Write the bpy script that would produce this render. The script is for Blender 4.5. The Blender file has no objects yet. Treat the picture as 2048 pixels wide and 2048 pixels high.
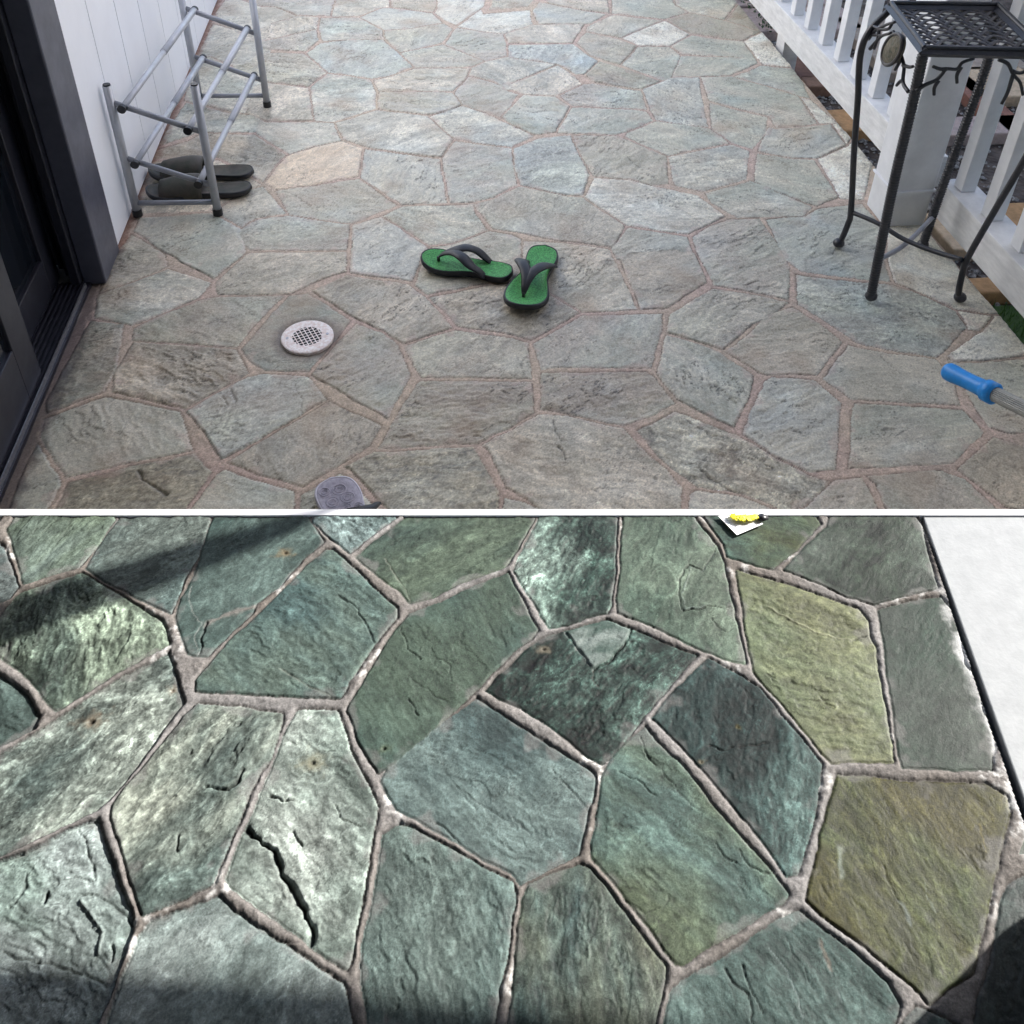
import bpy, bmesh, math, random
import numpy as np
from mathutils import Vector, Matrix

random.seed(7)
scene = bpy.context.scene
col = scene.collection

# ------------------------------------------------------------------ camera
F = 1934.0
PP = (1024.0, 509.0)
H = 1.45
_Y = np.array([771 - 1024, 831 + 509, -F]); _Y /= np.linalg.norm(_Y)
_D = np.array([970 - 1024, -(3300 - 509), -F]); _D -= _D.dot(_Y) * _Y; _D /= np.linalg.norm(_D)
_Z = -_D; _X = np.cross(_Y, _Z)
RW = np.array([_X, _Y, _Z])
CP = np.array([0, 0, H])

def ray(px, py):
    return RW @ np.array([px - PP[0], -(py - PP[1]), -F])
def G(px, py, z=0.0):
    d = ray(px, py); return CP + (z - H) / d[2] * d
def onX(px, py, x):
    d = ray(px, py); return CP + d * (x / d[0])
def onY(px, py, y):
    d = ray(px, py); return CP + d * (y / d[1])

cam_d = bpy.data.cameras.new("Camera")
cam = bpy.data.objects.new("Camera", cam_d); col.objects.link(cam)
M = Matrix([[*RW[0], CP[0]], [*RW[1], CP[1]], [*RW[2], CP[2]], [0, 0, 0, 1]])
cam.matrix_world = M
cam_d.sensor_width = 36; cam_d.lens = F / 2048 * 36
cam_d.shift_x = 0.0; cam_d.shift_y = -(1024 - PP[1]) / 2048
cam_d.clip_start = 0.02; cam_d.clip_end = 500
scene.camera = cam

# ------------------------------------------------------------------ light
SUN_EL, SUN_AZ = math.radians(30), math.radians(19)      # azimuth from +X towards +Y
S = np.array([math.cos(SUN_EL) * math.cos(SUN_AZ), math.cos(SUN_EL) * math.sin(SUN_AZ), math.sin(SUN_EL)])
w = bpy.data.worlds.new("World"); scene.world = w; w.use_nodes = True
nt = w.node_tree; bg = nt.nodes['Background']
sky = nt.nodes.new('ShaderNodeTexSky'); sky.sky_type = 'NISHITA'; sky.sun_disc = False
sky.sun_elevation = SUN_EL; sky.sun_rotation = math.pi / 2 - SUN_AZ
sky.air_density = 0.8; sky.dust_density = 1.5; sky.ozone_density = 0.6
nt.links.new(sky.outputs[0], bg.inputs[0]); bg.inputs[1].default_value = 0.15
sd = bpy.data.lights.new("Sun", 'SUN'); sd.energy = 5.0; sd.angle = math.radians(0.5); sd.color = (1, 0.97, 0.93)
so = bpy.data.objects.new("Sun", sd); col.objects.link(so)
so.rotation_euler = Vector(S).to_track_quat('Z', 'Y').to_euler()
so.location = (6, 3, 6)
scene.view_settings.view_transform = 'Standard'; scene.view_settings.look = 'None'
scene.view_settings.exposure = 1.5; scene.view_settings.gamma = 1
scene.view_settings.use_curve_mapping = False
scene.render.engine = 'CYCLES'

# ------------------------------------------------------------------ helpers
def tag(o, label=None, cat=None, group=None, kind=None):
    if label: o['label'] = label
    if cat: o['category'] = cat
    if group: o['group'] = group
    if kind: o['kind'] = kind
    return o
def empty(name, loc, label, cat, group=None):
    o = bpy.data.objects.new(name, None); col.objects.link(o); o.location = loc
    o.empty_display_size = 0.1
    return tag(o, label, cat, group)
class MB:
    def __init__(s): s.v = []; s.f = []
    def add(s, v, f):
        n = len(s.v); s.v += [tuple(map(float, p)) for p in v]; s.f += [tuple(i + n for i in q) for q in f]
    def box(s, a, b):
        x0, y0, z0 = a; x1, y1, z1 = b
        s.add([(x0,y0,z0),(x1,y0,z0),(x1,y1,z0),(x0,y1,z0),(x0,y0,z1),(x1,y0,z1),(x1,y1,z1),(x0,y1,z1)],
              [(0,3,2,1),(4,5,6,7),(0,1,5,4),(1,2,6,5),(2,3,7,6),(3,0,4,7)])
    def prism(s, poly, z0, z1):
        n = len(poly)
        s.add([(p[0], p[1], z0) for p in poly] + [(p[0], p[1], z1) for p in poly],
              [tuple(range(n - 1, -1, -1)), tuple(range(n, 2 * n))] + [(i, (i + 1) % n, n + (i + 1) % n, n + i) for i in range(n)])
    def tube(s, pts, r, n=12, flat=1.0, up=(0, 0, 1), caps=True):
        pts = [Vector(p) for p in pts]; m = len(pts)
        rs = r if isinstance(r, (list, tuple)) else [r] * m
        V = []; up = Vector(up)
        for i, p in enumerate(pts):
            t = (pts[min(i + 1, m - 1)] - pts[max(i - 1, 0)]).normalized()
            a = t.cross(up)
            if a.length < 1e-3: a = t.cross(Vector((1, 0, 0)))
            a.normalize(); b = a.cross(t).normalized()
            for k in range(n):
                q = 2 * math.pi * k / n
                V.append(p + a * math.cos(q) * rs[i] + b * math.sin(q) * rs[i] * flat)
        Fc = [(i*n+k, i*n+(k+1)%n, (i+1)*n+(k+1)%n, (i+1)*n+k) for i in range(m-1) for k in range(n)]
        if caps: Fc += [tuple(range(n-1, -1, -1)), tuple(range((m-1)*n, m*n))]
        s.add(V, Fc)
    def ball(s, c, r, n=10, sz=1.0):
        pts = []; rr = []
        for i in range(n + 1):
            a = math.pi * i / n - math.pi / 2
            pts.append((c[0], c[1], c[2] + r * sz * math.sin(a))); rr.append(max(r * math.cos(a), 1e-4))
        s.tube(pts, rr, n=14)
    def build(s, name, m, parent=None, smooth=False, bevel=0, loc=None):
        me = bpy.data.meshes.new(name)
        v = s.v
        if parent is not None and parent.type == 'EMPTY' or loc is not None:
            L = parent.location if loc is None else loc
            v = [(p[0]-L[0], p[1]-L[1], p[2]-L[2]) for p in v]
        elif parent is not None:
            L = parent.get('_o', (0, 0, 0)); v = [(p[0]-L[0], p[1]-L[1], p[2]-L[2]) for p in v]
        me.from_pydata(v, [], s.f); me.update()
        bm = bmesh.new(); bm.from_mesh(me); bmesh.ops.recalc_face_normals(bm, faces=bm.faces); bm.to_mesh(me); bm.free()
        me.materials.append(m)
        if smooth: me.shade_smooth()
        o = bpy.data.objects.new(name, me); col.objects.link(o)
        if parent is not None: o.parent = parent
        elif loc is not None: o.location = loc
        if bevel:
            b = o.modifiers.new('bevel', 'BEVEL'); b.width = bevel; b.segments = 2; b.limit_method = 'ANGLE'; b.angle_limit = 0.7
        return o
def spline(P, n=8):
    P = [Vector(p) for p in P]; out = []
    Q = [P[0] * 2 - P[1]] + P + [P[-1] * 2 - P[-2]]
    for i in range(1, len(Q) - 2):
        for k in range(n):
            t = k / n; a, b, c, d = Q[i-1], Q[i], Q[i+1], Q[i+2]
            out.append(0.5 * ((2*b) + (c-a)*t + (2*a-5*b+4*c-d)*t*t + (-a+3*b-3*c+d)*t**3))
    out.append(P[-1]); return out

def mat(name, c, rough=0.6, noise=0.0, nscale=40, bump=0.0, bscale=200, metal=0.0, stretch=None, c2=None, spec=0.5, detail=5):
    m = bpy.data.materials.new(name); m.use_nodes = True; n = m.node_tree; N = n.nodes; L = n.links
    b = N['Principled BSDF']; b.inputs['Base Color'].default_value = (*c, 1)
    b.inputs['Roughness'].default_value = rough; b.inputs['Metallic'].default_value = metal
    b.inputs['Specular IOR Level'].default_value = spec
    tc = N.new('ShaderNodeTexCoord'); mp = N.new('ShaderNodeMapping'); L.new(tc.outputs['Object'], mp.inputs[0])
    if stretch: mp.inputs['Scale'].default_value = stretch
    if noise or c2:
        t = N.new('ShaderNodeTexNoise'); t.inputs['Scale'].default_value = nscale; t.inputs['Detail'].default_value = detail
        t.inputs['Roughness'].default_value = 0.65
        L.new(mp.outputs[0], t.inputs[0]); r = N.new('ShaderNodeValToRGB'); L.new(t.outputs[0], r.inputs[0])
        k = c2 if c2 else tuple(x * (1 - noise) for x in c)
        r.color_ramp.elements[0].position = 0.35; r.color_ramp.elements[1].position = 0.65
        r.color_ramp.elements[0].color = (*k, 1); r.color_ramp.elements[1].color = (*c, 1)
        L.new(r.outputs[0], b.inputs['Base Color'])
        mr = N.new('ShaderNodeMapRange'); L.new(t.outputs[0], mr.inputs[0])
        mr.inputs[3].default_value = min(1, rough + .12); mr.inputs[4].default_value = max(.05, rough - .12)
        L.new(mr.outputs[0], b.inputs['Roughness'])
    if bump:
        t = N.new('ShaderNodeTexNoise'); t.inputs['Scale'].default_value = bscale; t.inputs['Detail'].default_value = 4
        L.new(mp.outputs[0], t.inputs[0]); bp = N.new('ShaderNodeBump'); bp.inputs['Strength'].default_value = 0.6
        bp.inputs['Distance'].default_value = bump; L.new(t.outputs[0], bp.inputs['Height']); L.new(bp.outputs[0], b.inputs['Normal'])
    return m

def stone_mat(name, spec, rhi, bd, bs):
    m = bpy.data.materials.new(name); m.use_nodes = True; n = m.node_tree; N = n.nodes; L = n.links
    b = N['Principled BSDF']; b.inputs['Specular IOR Level'].default_value = spec
    a = N.new('ShaderNodeAttribute'); a.attribute_name = 'Col'
    tc = N.new('ShaderNodeTexCoord')
    t = N.new('ShaderNodeTexNoise'); t.inputs['Scale'].default_value = bs; t.inputs['Detail'].default_value = 6; t.inputs['Roughness'].default_value = .7
    L.new(tc.outputs['Object'], t.inputs[0])
    mr = N.new('ShaderNodeMapRange'); L.new(t.outputs[0], mr.inputs[0]); mr.inputs[1].default_value = .25; mr.inputs[2].default_value = .75
    mr.inputs[3].default_value = .58; mr.inputs[4].default_value = 1.42
    mx = N.new('ShaderNodeVectorMath'); mx.operation = 'SCALE'; L.new(a.outputs['Color'], mx.inputs[0]); L.new(mr.outputs[0], mx.inputs['Scale'])
    L.new(mx.outputs[0], b.inputs['Base Color'])
    ra = N.new('ShaderNodeAttribute'); ra.attribute_name = 'Rough'
    L.new(ra.outputs['Fac'], b.inputs['Roughness'])
    bp = N.new('ShaderNodeBump'); bp.inputs['Distance'].default_value = bd; bp.inputs['Strength'].default_value = .8
    L.new(t.outputs[0], bp.inputs['Height']); L.new(bp.outputs[0], b.inputs['Normal'])
    return m

# ------------------------------------------------------------------ numpy noise
def _h(ix, iy, s):
    ix = ix.astype(np.int64); iy = iy.astype(np.int64)
    n = (ix * 374761393 + iy * 668265263 + s * 1442695041) & 0xFFFFFFFF
    n = ((n ^ (n >> 13)) * 1274126177) & 0xFFFFFFFF
    n = (n ^ (n >> 16)) & 0xFFFFFFFF
    return n
def pnoise(x, y, s=0):
    ix = np.floor(x); iy = np.floor(y); fx = x - ix; fy = y - iy
    ux = fx*fx*fx*(fx*(fx*6-15)+10); uy = fy*fy*fy*(fy*(fy*6-15)+10)
    r = 0
    for dx in (0, 1):
        for dy in (0, 1):
            a = _h(ix + dx, iy + dy, s).astype(np.float64) * (2 * np.pi / 4294967296.0)
            g = np.cos(a) * (fx - dx) + np.sin(a) * (fy - dy)
            r = r + g * (ux if dx else 1 - ux) * (uy if dy else 1 - uy)
    return r * 1.5
def fbm(x, y, s=0, o=4, g=.5):
    r = 0; a = 1; t = 0
    for i in range(o):
        r = r + a * pnoise(x, y, s + i * 17); t += a; a *= g; x = x * 2.03 + 11.3; y = y * 2.03 - 7.1
    return r / t * 1.6
def sstep(a, b, x):
    t = np.clip((x - a) / (b - a), 0, 1); return t * t * (3 - 2 * t)
def seg_d(px, py, a, b):
    dx, dy = b[0]-a[0], b[1]-a[1]; L2 = dx*dx + dy*dy + 1e-12
    t = np.clip(((px-a[0])*dx + (py-a[1])*dy) / L2, 0, 1)
    return np.hypot(px - a[0] - t*dx, py - a[1] - t*dy)
def poly_sd(px, py, P):      # positive inside
    d = np.full(px.shape, 9.0); ins = np.zeros(px.shape, bool); n = len(P)
    for i in range(n):
        a, b = P[i], P[(i+1) % n]
        d = np.minimum(d, seg_d(px, py, a, b))
        if a[1] != b[1]:
            c = ((a[1] > py) != (b[1] > py)) & (px < (b[0]-a[0]) * (py-a[1]) / (b[1]-a[1]) + a[0])
            ins ^= c
    return np.where(ins, d, -d)
def lin(c): return tuple((x/255/12.92 if x/255 <= .04045 else ((x/255+.055)/1.055)**2.4) for x in c)

# crop units of the sheets the outlines were measured on -> ground points
K = 512 / 1932
def P_(cx, cy, z, *xy): return [tuple(G(512*cx + K*xy[i], 512*cy + K*xy[i+1], z)[:2]) for i in range(0, len(xy), 2)]

def paving(name, xs, ys, stones, z0, inset, mortar, style, lines, spots, extra, material, warp=.0016):
    X, Y = np.meshgrid(xs, ys); sh = X.shape; X = X.ravel(); Y = Y.ravel(); n = X.size
    WX = X + warp * fbm(X*60, Y*60, 3, 3); WY = Y + warp * fbm(X*60, Y*60, 9, 3)
    WX += warp * 1.6 * fbm(X*12, Y*12, 33, 2); WY += warp * 1.6 * fbm(X*12, Y*12, 39, 2)
    sid = np.full(n, -1); din = np.zeros(n); dout = np.full(n, .2)
    cover = np.full(n, .2)
    for i, st in enumerate(stones):
        P = st['p']; px = [p[0] for p in P]; py = [p[1] for p in P]; m = .06
        k = np.nonzero((X > min(px)-m) & (X < max(px)+m) & (Y > min(py)-m) & (Y < max(py)+m))[0]
        if not k.size: continue
        s0 = poly_sd(WX[k], WY[k], P)
        # round the corners a little
        s = s0 - inset
        a = s > 0; better = a & (s > din[k]); kk = k[better]
        sid[kk] = i; din[kk] = s[better]
        dout[k] = np.where(s <= 0, np.minimum(dout[k], -s), dout[k])
        cover[k] = np.minimum(cover[k], np.where(s0 > 0, 0, -s0))
    # fillers where nothing was measured
    free = np.nonzero((sid < 0) & (cover > style['gap']))[0]
    nf0 = len(stones)
    if free.size:
        fx, fy = WX[free], WY[free]; g = style['cell']
        cxi = np.floor(fx/g); cyi = np.floor(fy/g)
        d1 = np.full(free.size, 9.); d2 = np.full(free.size, 9.); id1 = np.zeros(free.size, int)
        for dx in (-2, -1, 0, 1, 2):
            for dy in (-2, -1, 0, 1, 2):
                a = cxi+dx; b = cyi+dy; h1 = _h(a, b, 5)/4294967296.; h2 = _h(a, b, 6)/4294967296.
                q = np.hypot(fx-(a+.15+.7*h1)*g, fy-(b+.15+.7*h2)*g)
                hid = (_h(a, b, 8) % 4001).astype(int)
                c = q < d1; d2 = np.where(c, d1, np.minimum(d2, q)); id1 = np.where(c, hid, id1); d1 = np.where(c, q, d1)
        e = np.minimum((d2-d1)/2 - style['joint'], cover[free] - style['joint'])
        ok = e > 0
        sid[free[ok]] = nf0 + id1[ok]; din[free[ok]] = e[ok]
        dout[free] = np.where(ok, 0, np.minimum(dout[free], -e))
    ns = nf0 + 4001
    rng = np.random.RandomState(style['seed'])
    R = rng.rand(ns, 8)
    ang = R[:, 0] * np.pi; cA = np.zeros((ns, 3)); cB = np.zeros((ns, 3)); zoff = (R[:, 1]-.5)*style['zvar']
    tx = (R[:, 2]-.5)*style['tilt']; ty = (R[:, 3]-.5)*style['tilt']; rough = style['rough'][0] + R[:, 4]*(style['rough'][1]-style['rough'][0])
    con = style['con'] * (.6 + .8*R[:, 5]); led = style['ledge'] * (.5 + R[:, 6])
    pal = style['pal']
    for i in range(ns):
        a, b = pal[int(R[i, 7]*len(pal)) % len(pal)]
        cA[i] = lin(a); cB[i] = lin(b)
    cen = np.zeros((ns, 2))
    for i, st in enumerate(stones):
        cen[i] = np.mean(st['p'], axis=0)
        if 'c' in st: cA[i] = lin(st['c'][0]); cB[i] = lin(st['c'][1])
        if 'a' in st: ang[i] = st['a']
        if 'z' in st: zoff[i] = st['z']
        if 'k' in st: con[i] = st['k']
        if 'l' in st: led[i] = st['l']
        if 'r' in st: rough[i] = st['r']
        if 't' in st: tx[i], ty[i] = st['t']
    ds = style.get('desat', 0); cA = cA*(1-ds)+cA.mean(1, keepdims=True)*ds; cB = cB*(1-ds)+cB.mean(1, keepdims=True)*ds
    gain = style['gain']*np.array(style.get('tint', (1, 1, 1))); cA *= gain; cB *= gain
    C = np.zeros((n, 3)); Hh = np.zeros(n); Ro = np.full(n, .8)
    k = np.nonzero(sid >= 0)[0]; s = sid[k]
    x = X[k]; y = Y[k]; ca = np.cos(ang[s]); sa = np.sin(ang[s]); off = s * 3.17
    u = x*ca + y*sa + off; v = -x*sa + y*ca + off*.7
    wv = fbm(u*5, v*5, 50, 3) ; v2 = v + style.get('warp', .016)*wv; u2 = u + .02*fbm(u*6, v*6, 57, 2)
    st1 = fbm(u2*9, v2*42, 71, 5, .6)                 # streaks along the cleft
    pat = fbm(u2*4, v2*7, 90, 4)                      # broad patches
    fin = fbm(u2*70, v2*150, 33, 3, .6)
    mot = fbm(x*110, y*110, 14, 4, .8)
    mixf = np.clip(.5 + 1.1*pat + .25*st1, 0, 1)[:, None]
    c = cA[s]*(1-mixf) + cB[s]*mixf
    wa = fbm(u*11, v*14, 601, 3); wb = fbm(u*11+5, v*14-9, 611, 3)
    sw = fbm(u2*6+1.1*wa, v*17+1.3*wb, 621, 5, .6)          # swirling bands
    sw2 = np.clip(1-np.abs(fbm(u2*8+.8*wb, v*22+1.0*wa, 641, 4, .55))*6, 0, 1)**2
    q9 = sw*2.3 + .35*pat + 20; q9 = q9-np.floor(q9); gate = sstep(.0, .35, fbm(u*8+2, v*10, 651, 3)+.08)
    flow = (-1.1*np.exp(-((q9-.5)/.035)**2) + .55*np.exp(-((q9-.58)/.04)**2))*gate
    tone = np.exp(con[s]*(style['flow']*flow + style['stk']*st1 + style['fin']*fin + .75*mot + .5*pat + style['swirl']*sw + style['swirl']*.45*(sw2-.25)))
    c = c * tone[:, None]
    # ledges of split slate
    lv = style['levels']
    q = fbm(u2*style['lu'], v2*style['lv'], 120, 6, .62) * lv + 40
    fl = np.floor(q); fr = q - fl
    lh = fl + sstep(.0, .16, fr)
    edge = np.exp(-((fr-.04)/.05)**2)
    present = sstep(0, .3, fbm(u*6, v*8, 140, 3) + .05); lh = lh*present + q*(1-present)
    hh = led[s]*.5*sw + led[s] * (lh-40) * .9 + led[s]*.45*st1 + led[s]*.35*fin + led[s]*.25*mot
    c = c * (1 - style['eline']*edge*present*(.4+.6*(led[s]/style['ledge']).clip(0, 1.5)))[:, None]
    # pale and dark hair veins
    vn = np.abs(fbm(u*5+3, v*9, 160, 4)); vein = np.exp(-(vn/.010)**2) * sstep(.12, .4, fbm(u*4, v*4, 166, 2))
    c = c * (1 + style['vein']*vein)[:, None]
    rim = sstep(0, style['round'], din[k])
    hh = hh*sstep(0, .02, din[k]) + zoff[s] + (x-cen[s, 0])*tx[s]*(s < nf0) + (y-cen[s, 1])*ty[s]*(s < nf0) - style['drop']*(1-rim)**2
    # pale dust worn on the stone's border, grout smears
    sm = sstep(.35, .9, fbm(x*22, y*22, 200, 3)*1.2 + .55 - din[k]/.022) * style['smear']
    mc = np.array(lin(mortar[0]))*gain
    c = c*(1-sm)[:, None] + mc*sm[:, None]
    C[k] = c; Hh[k] = hh; Ro[k] = rough[s] + .08*fin + .1*sm
    # mortar
    k = np.nonzero(sid < 0)[0]; d = dout[k]; x = X[k]; y = Y[k]
    mm = np.clip(.5 + .9*fbm(x*3.5, y*3.5, 210, 3), 0, 1)[:, None]
    c = (np.array(lin(mortar[0]))*(1-mm) + np.array(lin(mortar[1]))*mm)*gain
    g = fbm(x*150, y*150, 220, 4, .7); g2 = fbm(x*40, y*40, 230, 3)
    c = c*np.exp(style['mgr']*(.6*g + .4*g2))[:, None]
    bw = style['beadw']; t = np.clip(d/bw, 0, 1)
    h = style['bead0'] + style['beadh']*(1-(1-t)**3) + style['mgr']*(.0014*g2 + .0011*g)
    crev = np.exp(-(d/.0016)**2); c = c*(1-style['crev']*crev)[:, None]  # contact shade at the stone edges painted into the mortar colour
    C[k] = c; Hh[k] = h; Ro[k] = .88
    for L in lines:
        P, wd, dep, mul = L[:4]; tint = L[4] if len(L) > 4 else None
        px = [p[0] for p in P]; py = [p[1] for p in P]; m = wd*3+.01
        k = np.nonzero((X > min(px)-m) & (X < max(px)+m) & (Y > min(py)-m) & (Y < max(py)+m))[0]
        if not k.size: continue
        jx = X[k] + .0028*fbm(X[k]*60, Y[k]*60, 300, 4); jy = Y[k] + .0028*fbm(X[k]*60, Y[k]*60, 310, 4)
        d = np.full(k.size, 9.)
        for i in range(len(P)-1): d = np.minimum(d, seg_d(jx, jy, P[i], P[i+1]))
        wl = wd*(.75+.5*fbm(X[k]*30, Y[k]*30, 320, 2))
        a = np.exp(-(d/np.maximum(wl, 1e-4))**2)
        Hh[k] -= dep*a
        if tint is None: C[k] *= (1-(1-mul)*a)[:, None]
        else: C[k] = C[k]*(1-a[:, None]*mul) + np.array(lin(tint))*gain*(a[:, None]*mul)
    for cx_, cy_, r, cc in spots:
        k = np.nonzero((abs(X-cx_) < r*3) & (abs(Y-cy_) < r*3))[0]
        if not k.size: continue
        d = np.hypot(X[k]-cx_, (Y[k]-cy_)*1.3)*(1+.5*fbm(X[k]*90, Y[k]*90, 400, 2))
        a = np.exp(-(d/r)**2)[:, None]; C[k] = C[k]*(1-a*.5) + np.array(lin(cc))*gain*a*.5
        a = np.exp(-(d/(r*.3))**2)
        C[k] *= (1-.85*a)[:, None]; Hh[k] -= .003*a
    if extra: extra(X, Y, C, Hh, Ro, sid, dout)
    C = np.clip(C, .004, .9)
    nx, ny = sh[1], sh[0]
    V = np.empty((n, 3), np.float32); V[:, 0] = X; V[:, 1] = Y; V[:, 2] = z0 + Hh
    idx = np.arange(n, dtype=np.int32).reshape(sh)
    keep = style.get('keep')
    q = np.stack([idx[:-1, :-1], idx[:-1, 1:], idx[1:, 1:], idx[1:, :-1]], -1).reshape(-1, 4)
    if keep is not None:
        kx = keep(X, Y); q = q[kx[q].all(1)]
    me = bpy.data.meshes.new(name)
    me.vertices.add(n); me.vertices.foreach_set('co', V.ravel())
    me.loops.add(q.size); me.loops.foreach_set('vertex_index', q.ravel())
    me.polygons.add(len(q)); me.polygons.foreach_set('loop_start', np.arange(0, q.size, 4, dtype=np.int32))
    me.polygons.foreach_set('loop_total', np.full(len(q), 4, np.int32))
    me.update(calc_edges=True)
    ca_ = me.color_attributes.new('Col', 'FLOAT_COLOR', 'POINT')
    c4 = np.ones((n, 4), np.float32); c4[:, :3] = C; ca_.data.foreach_set('color', c4.ravel())
    ra = me.attributes.new('Rough', 'FLOAT', 'POINT'); ra.data.foreach_set('value', np.clip(Ro, .15, .98).astype(np.float32))
    me.materials.append(material); me.shade_smooth()
    o = bpy.data.objects.new(name, me); col.objects.link(o)
    return o

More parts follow.
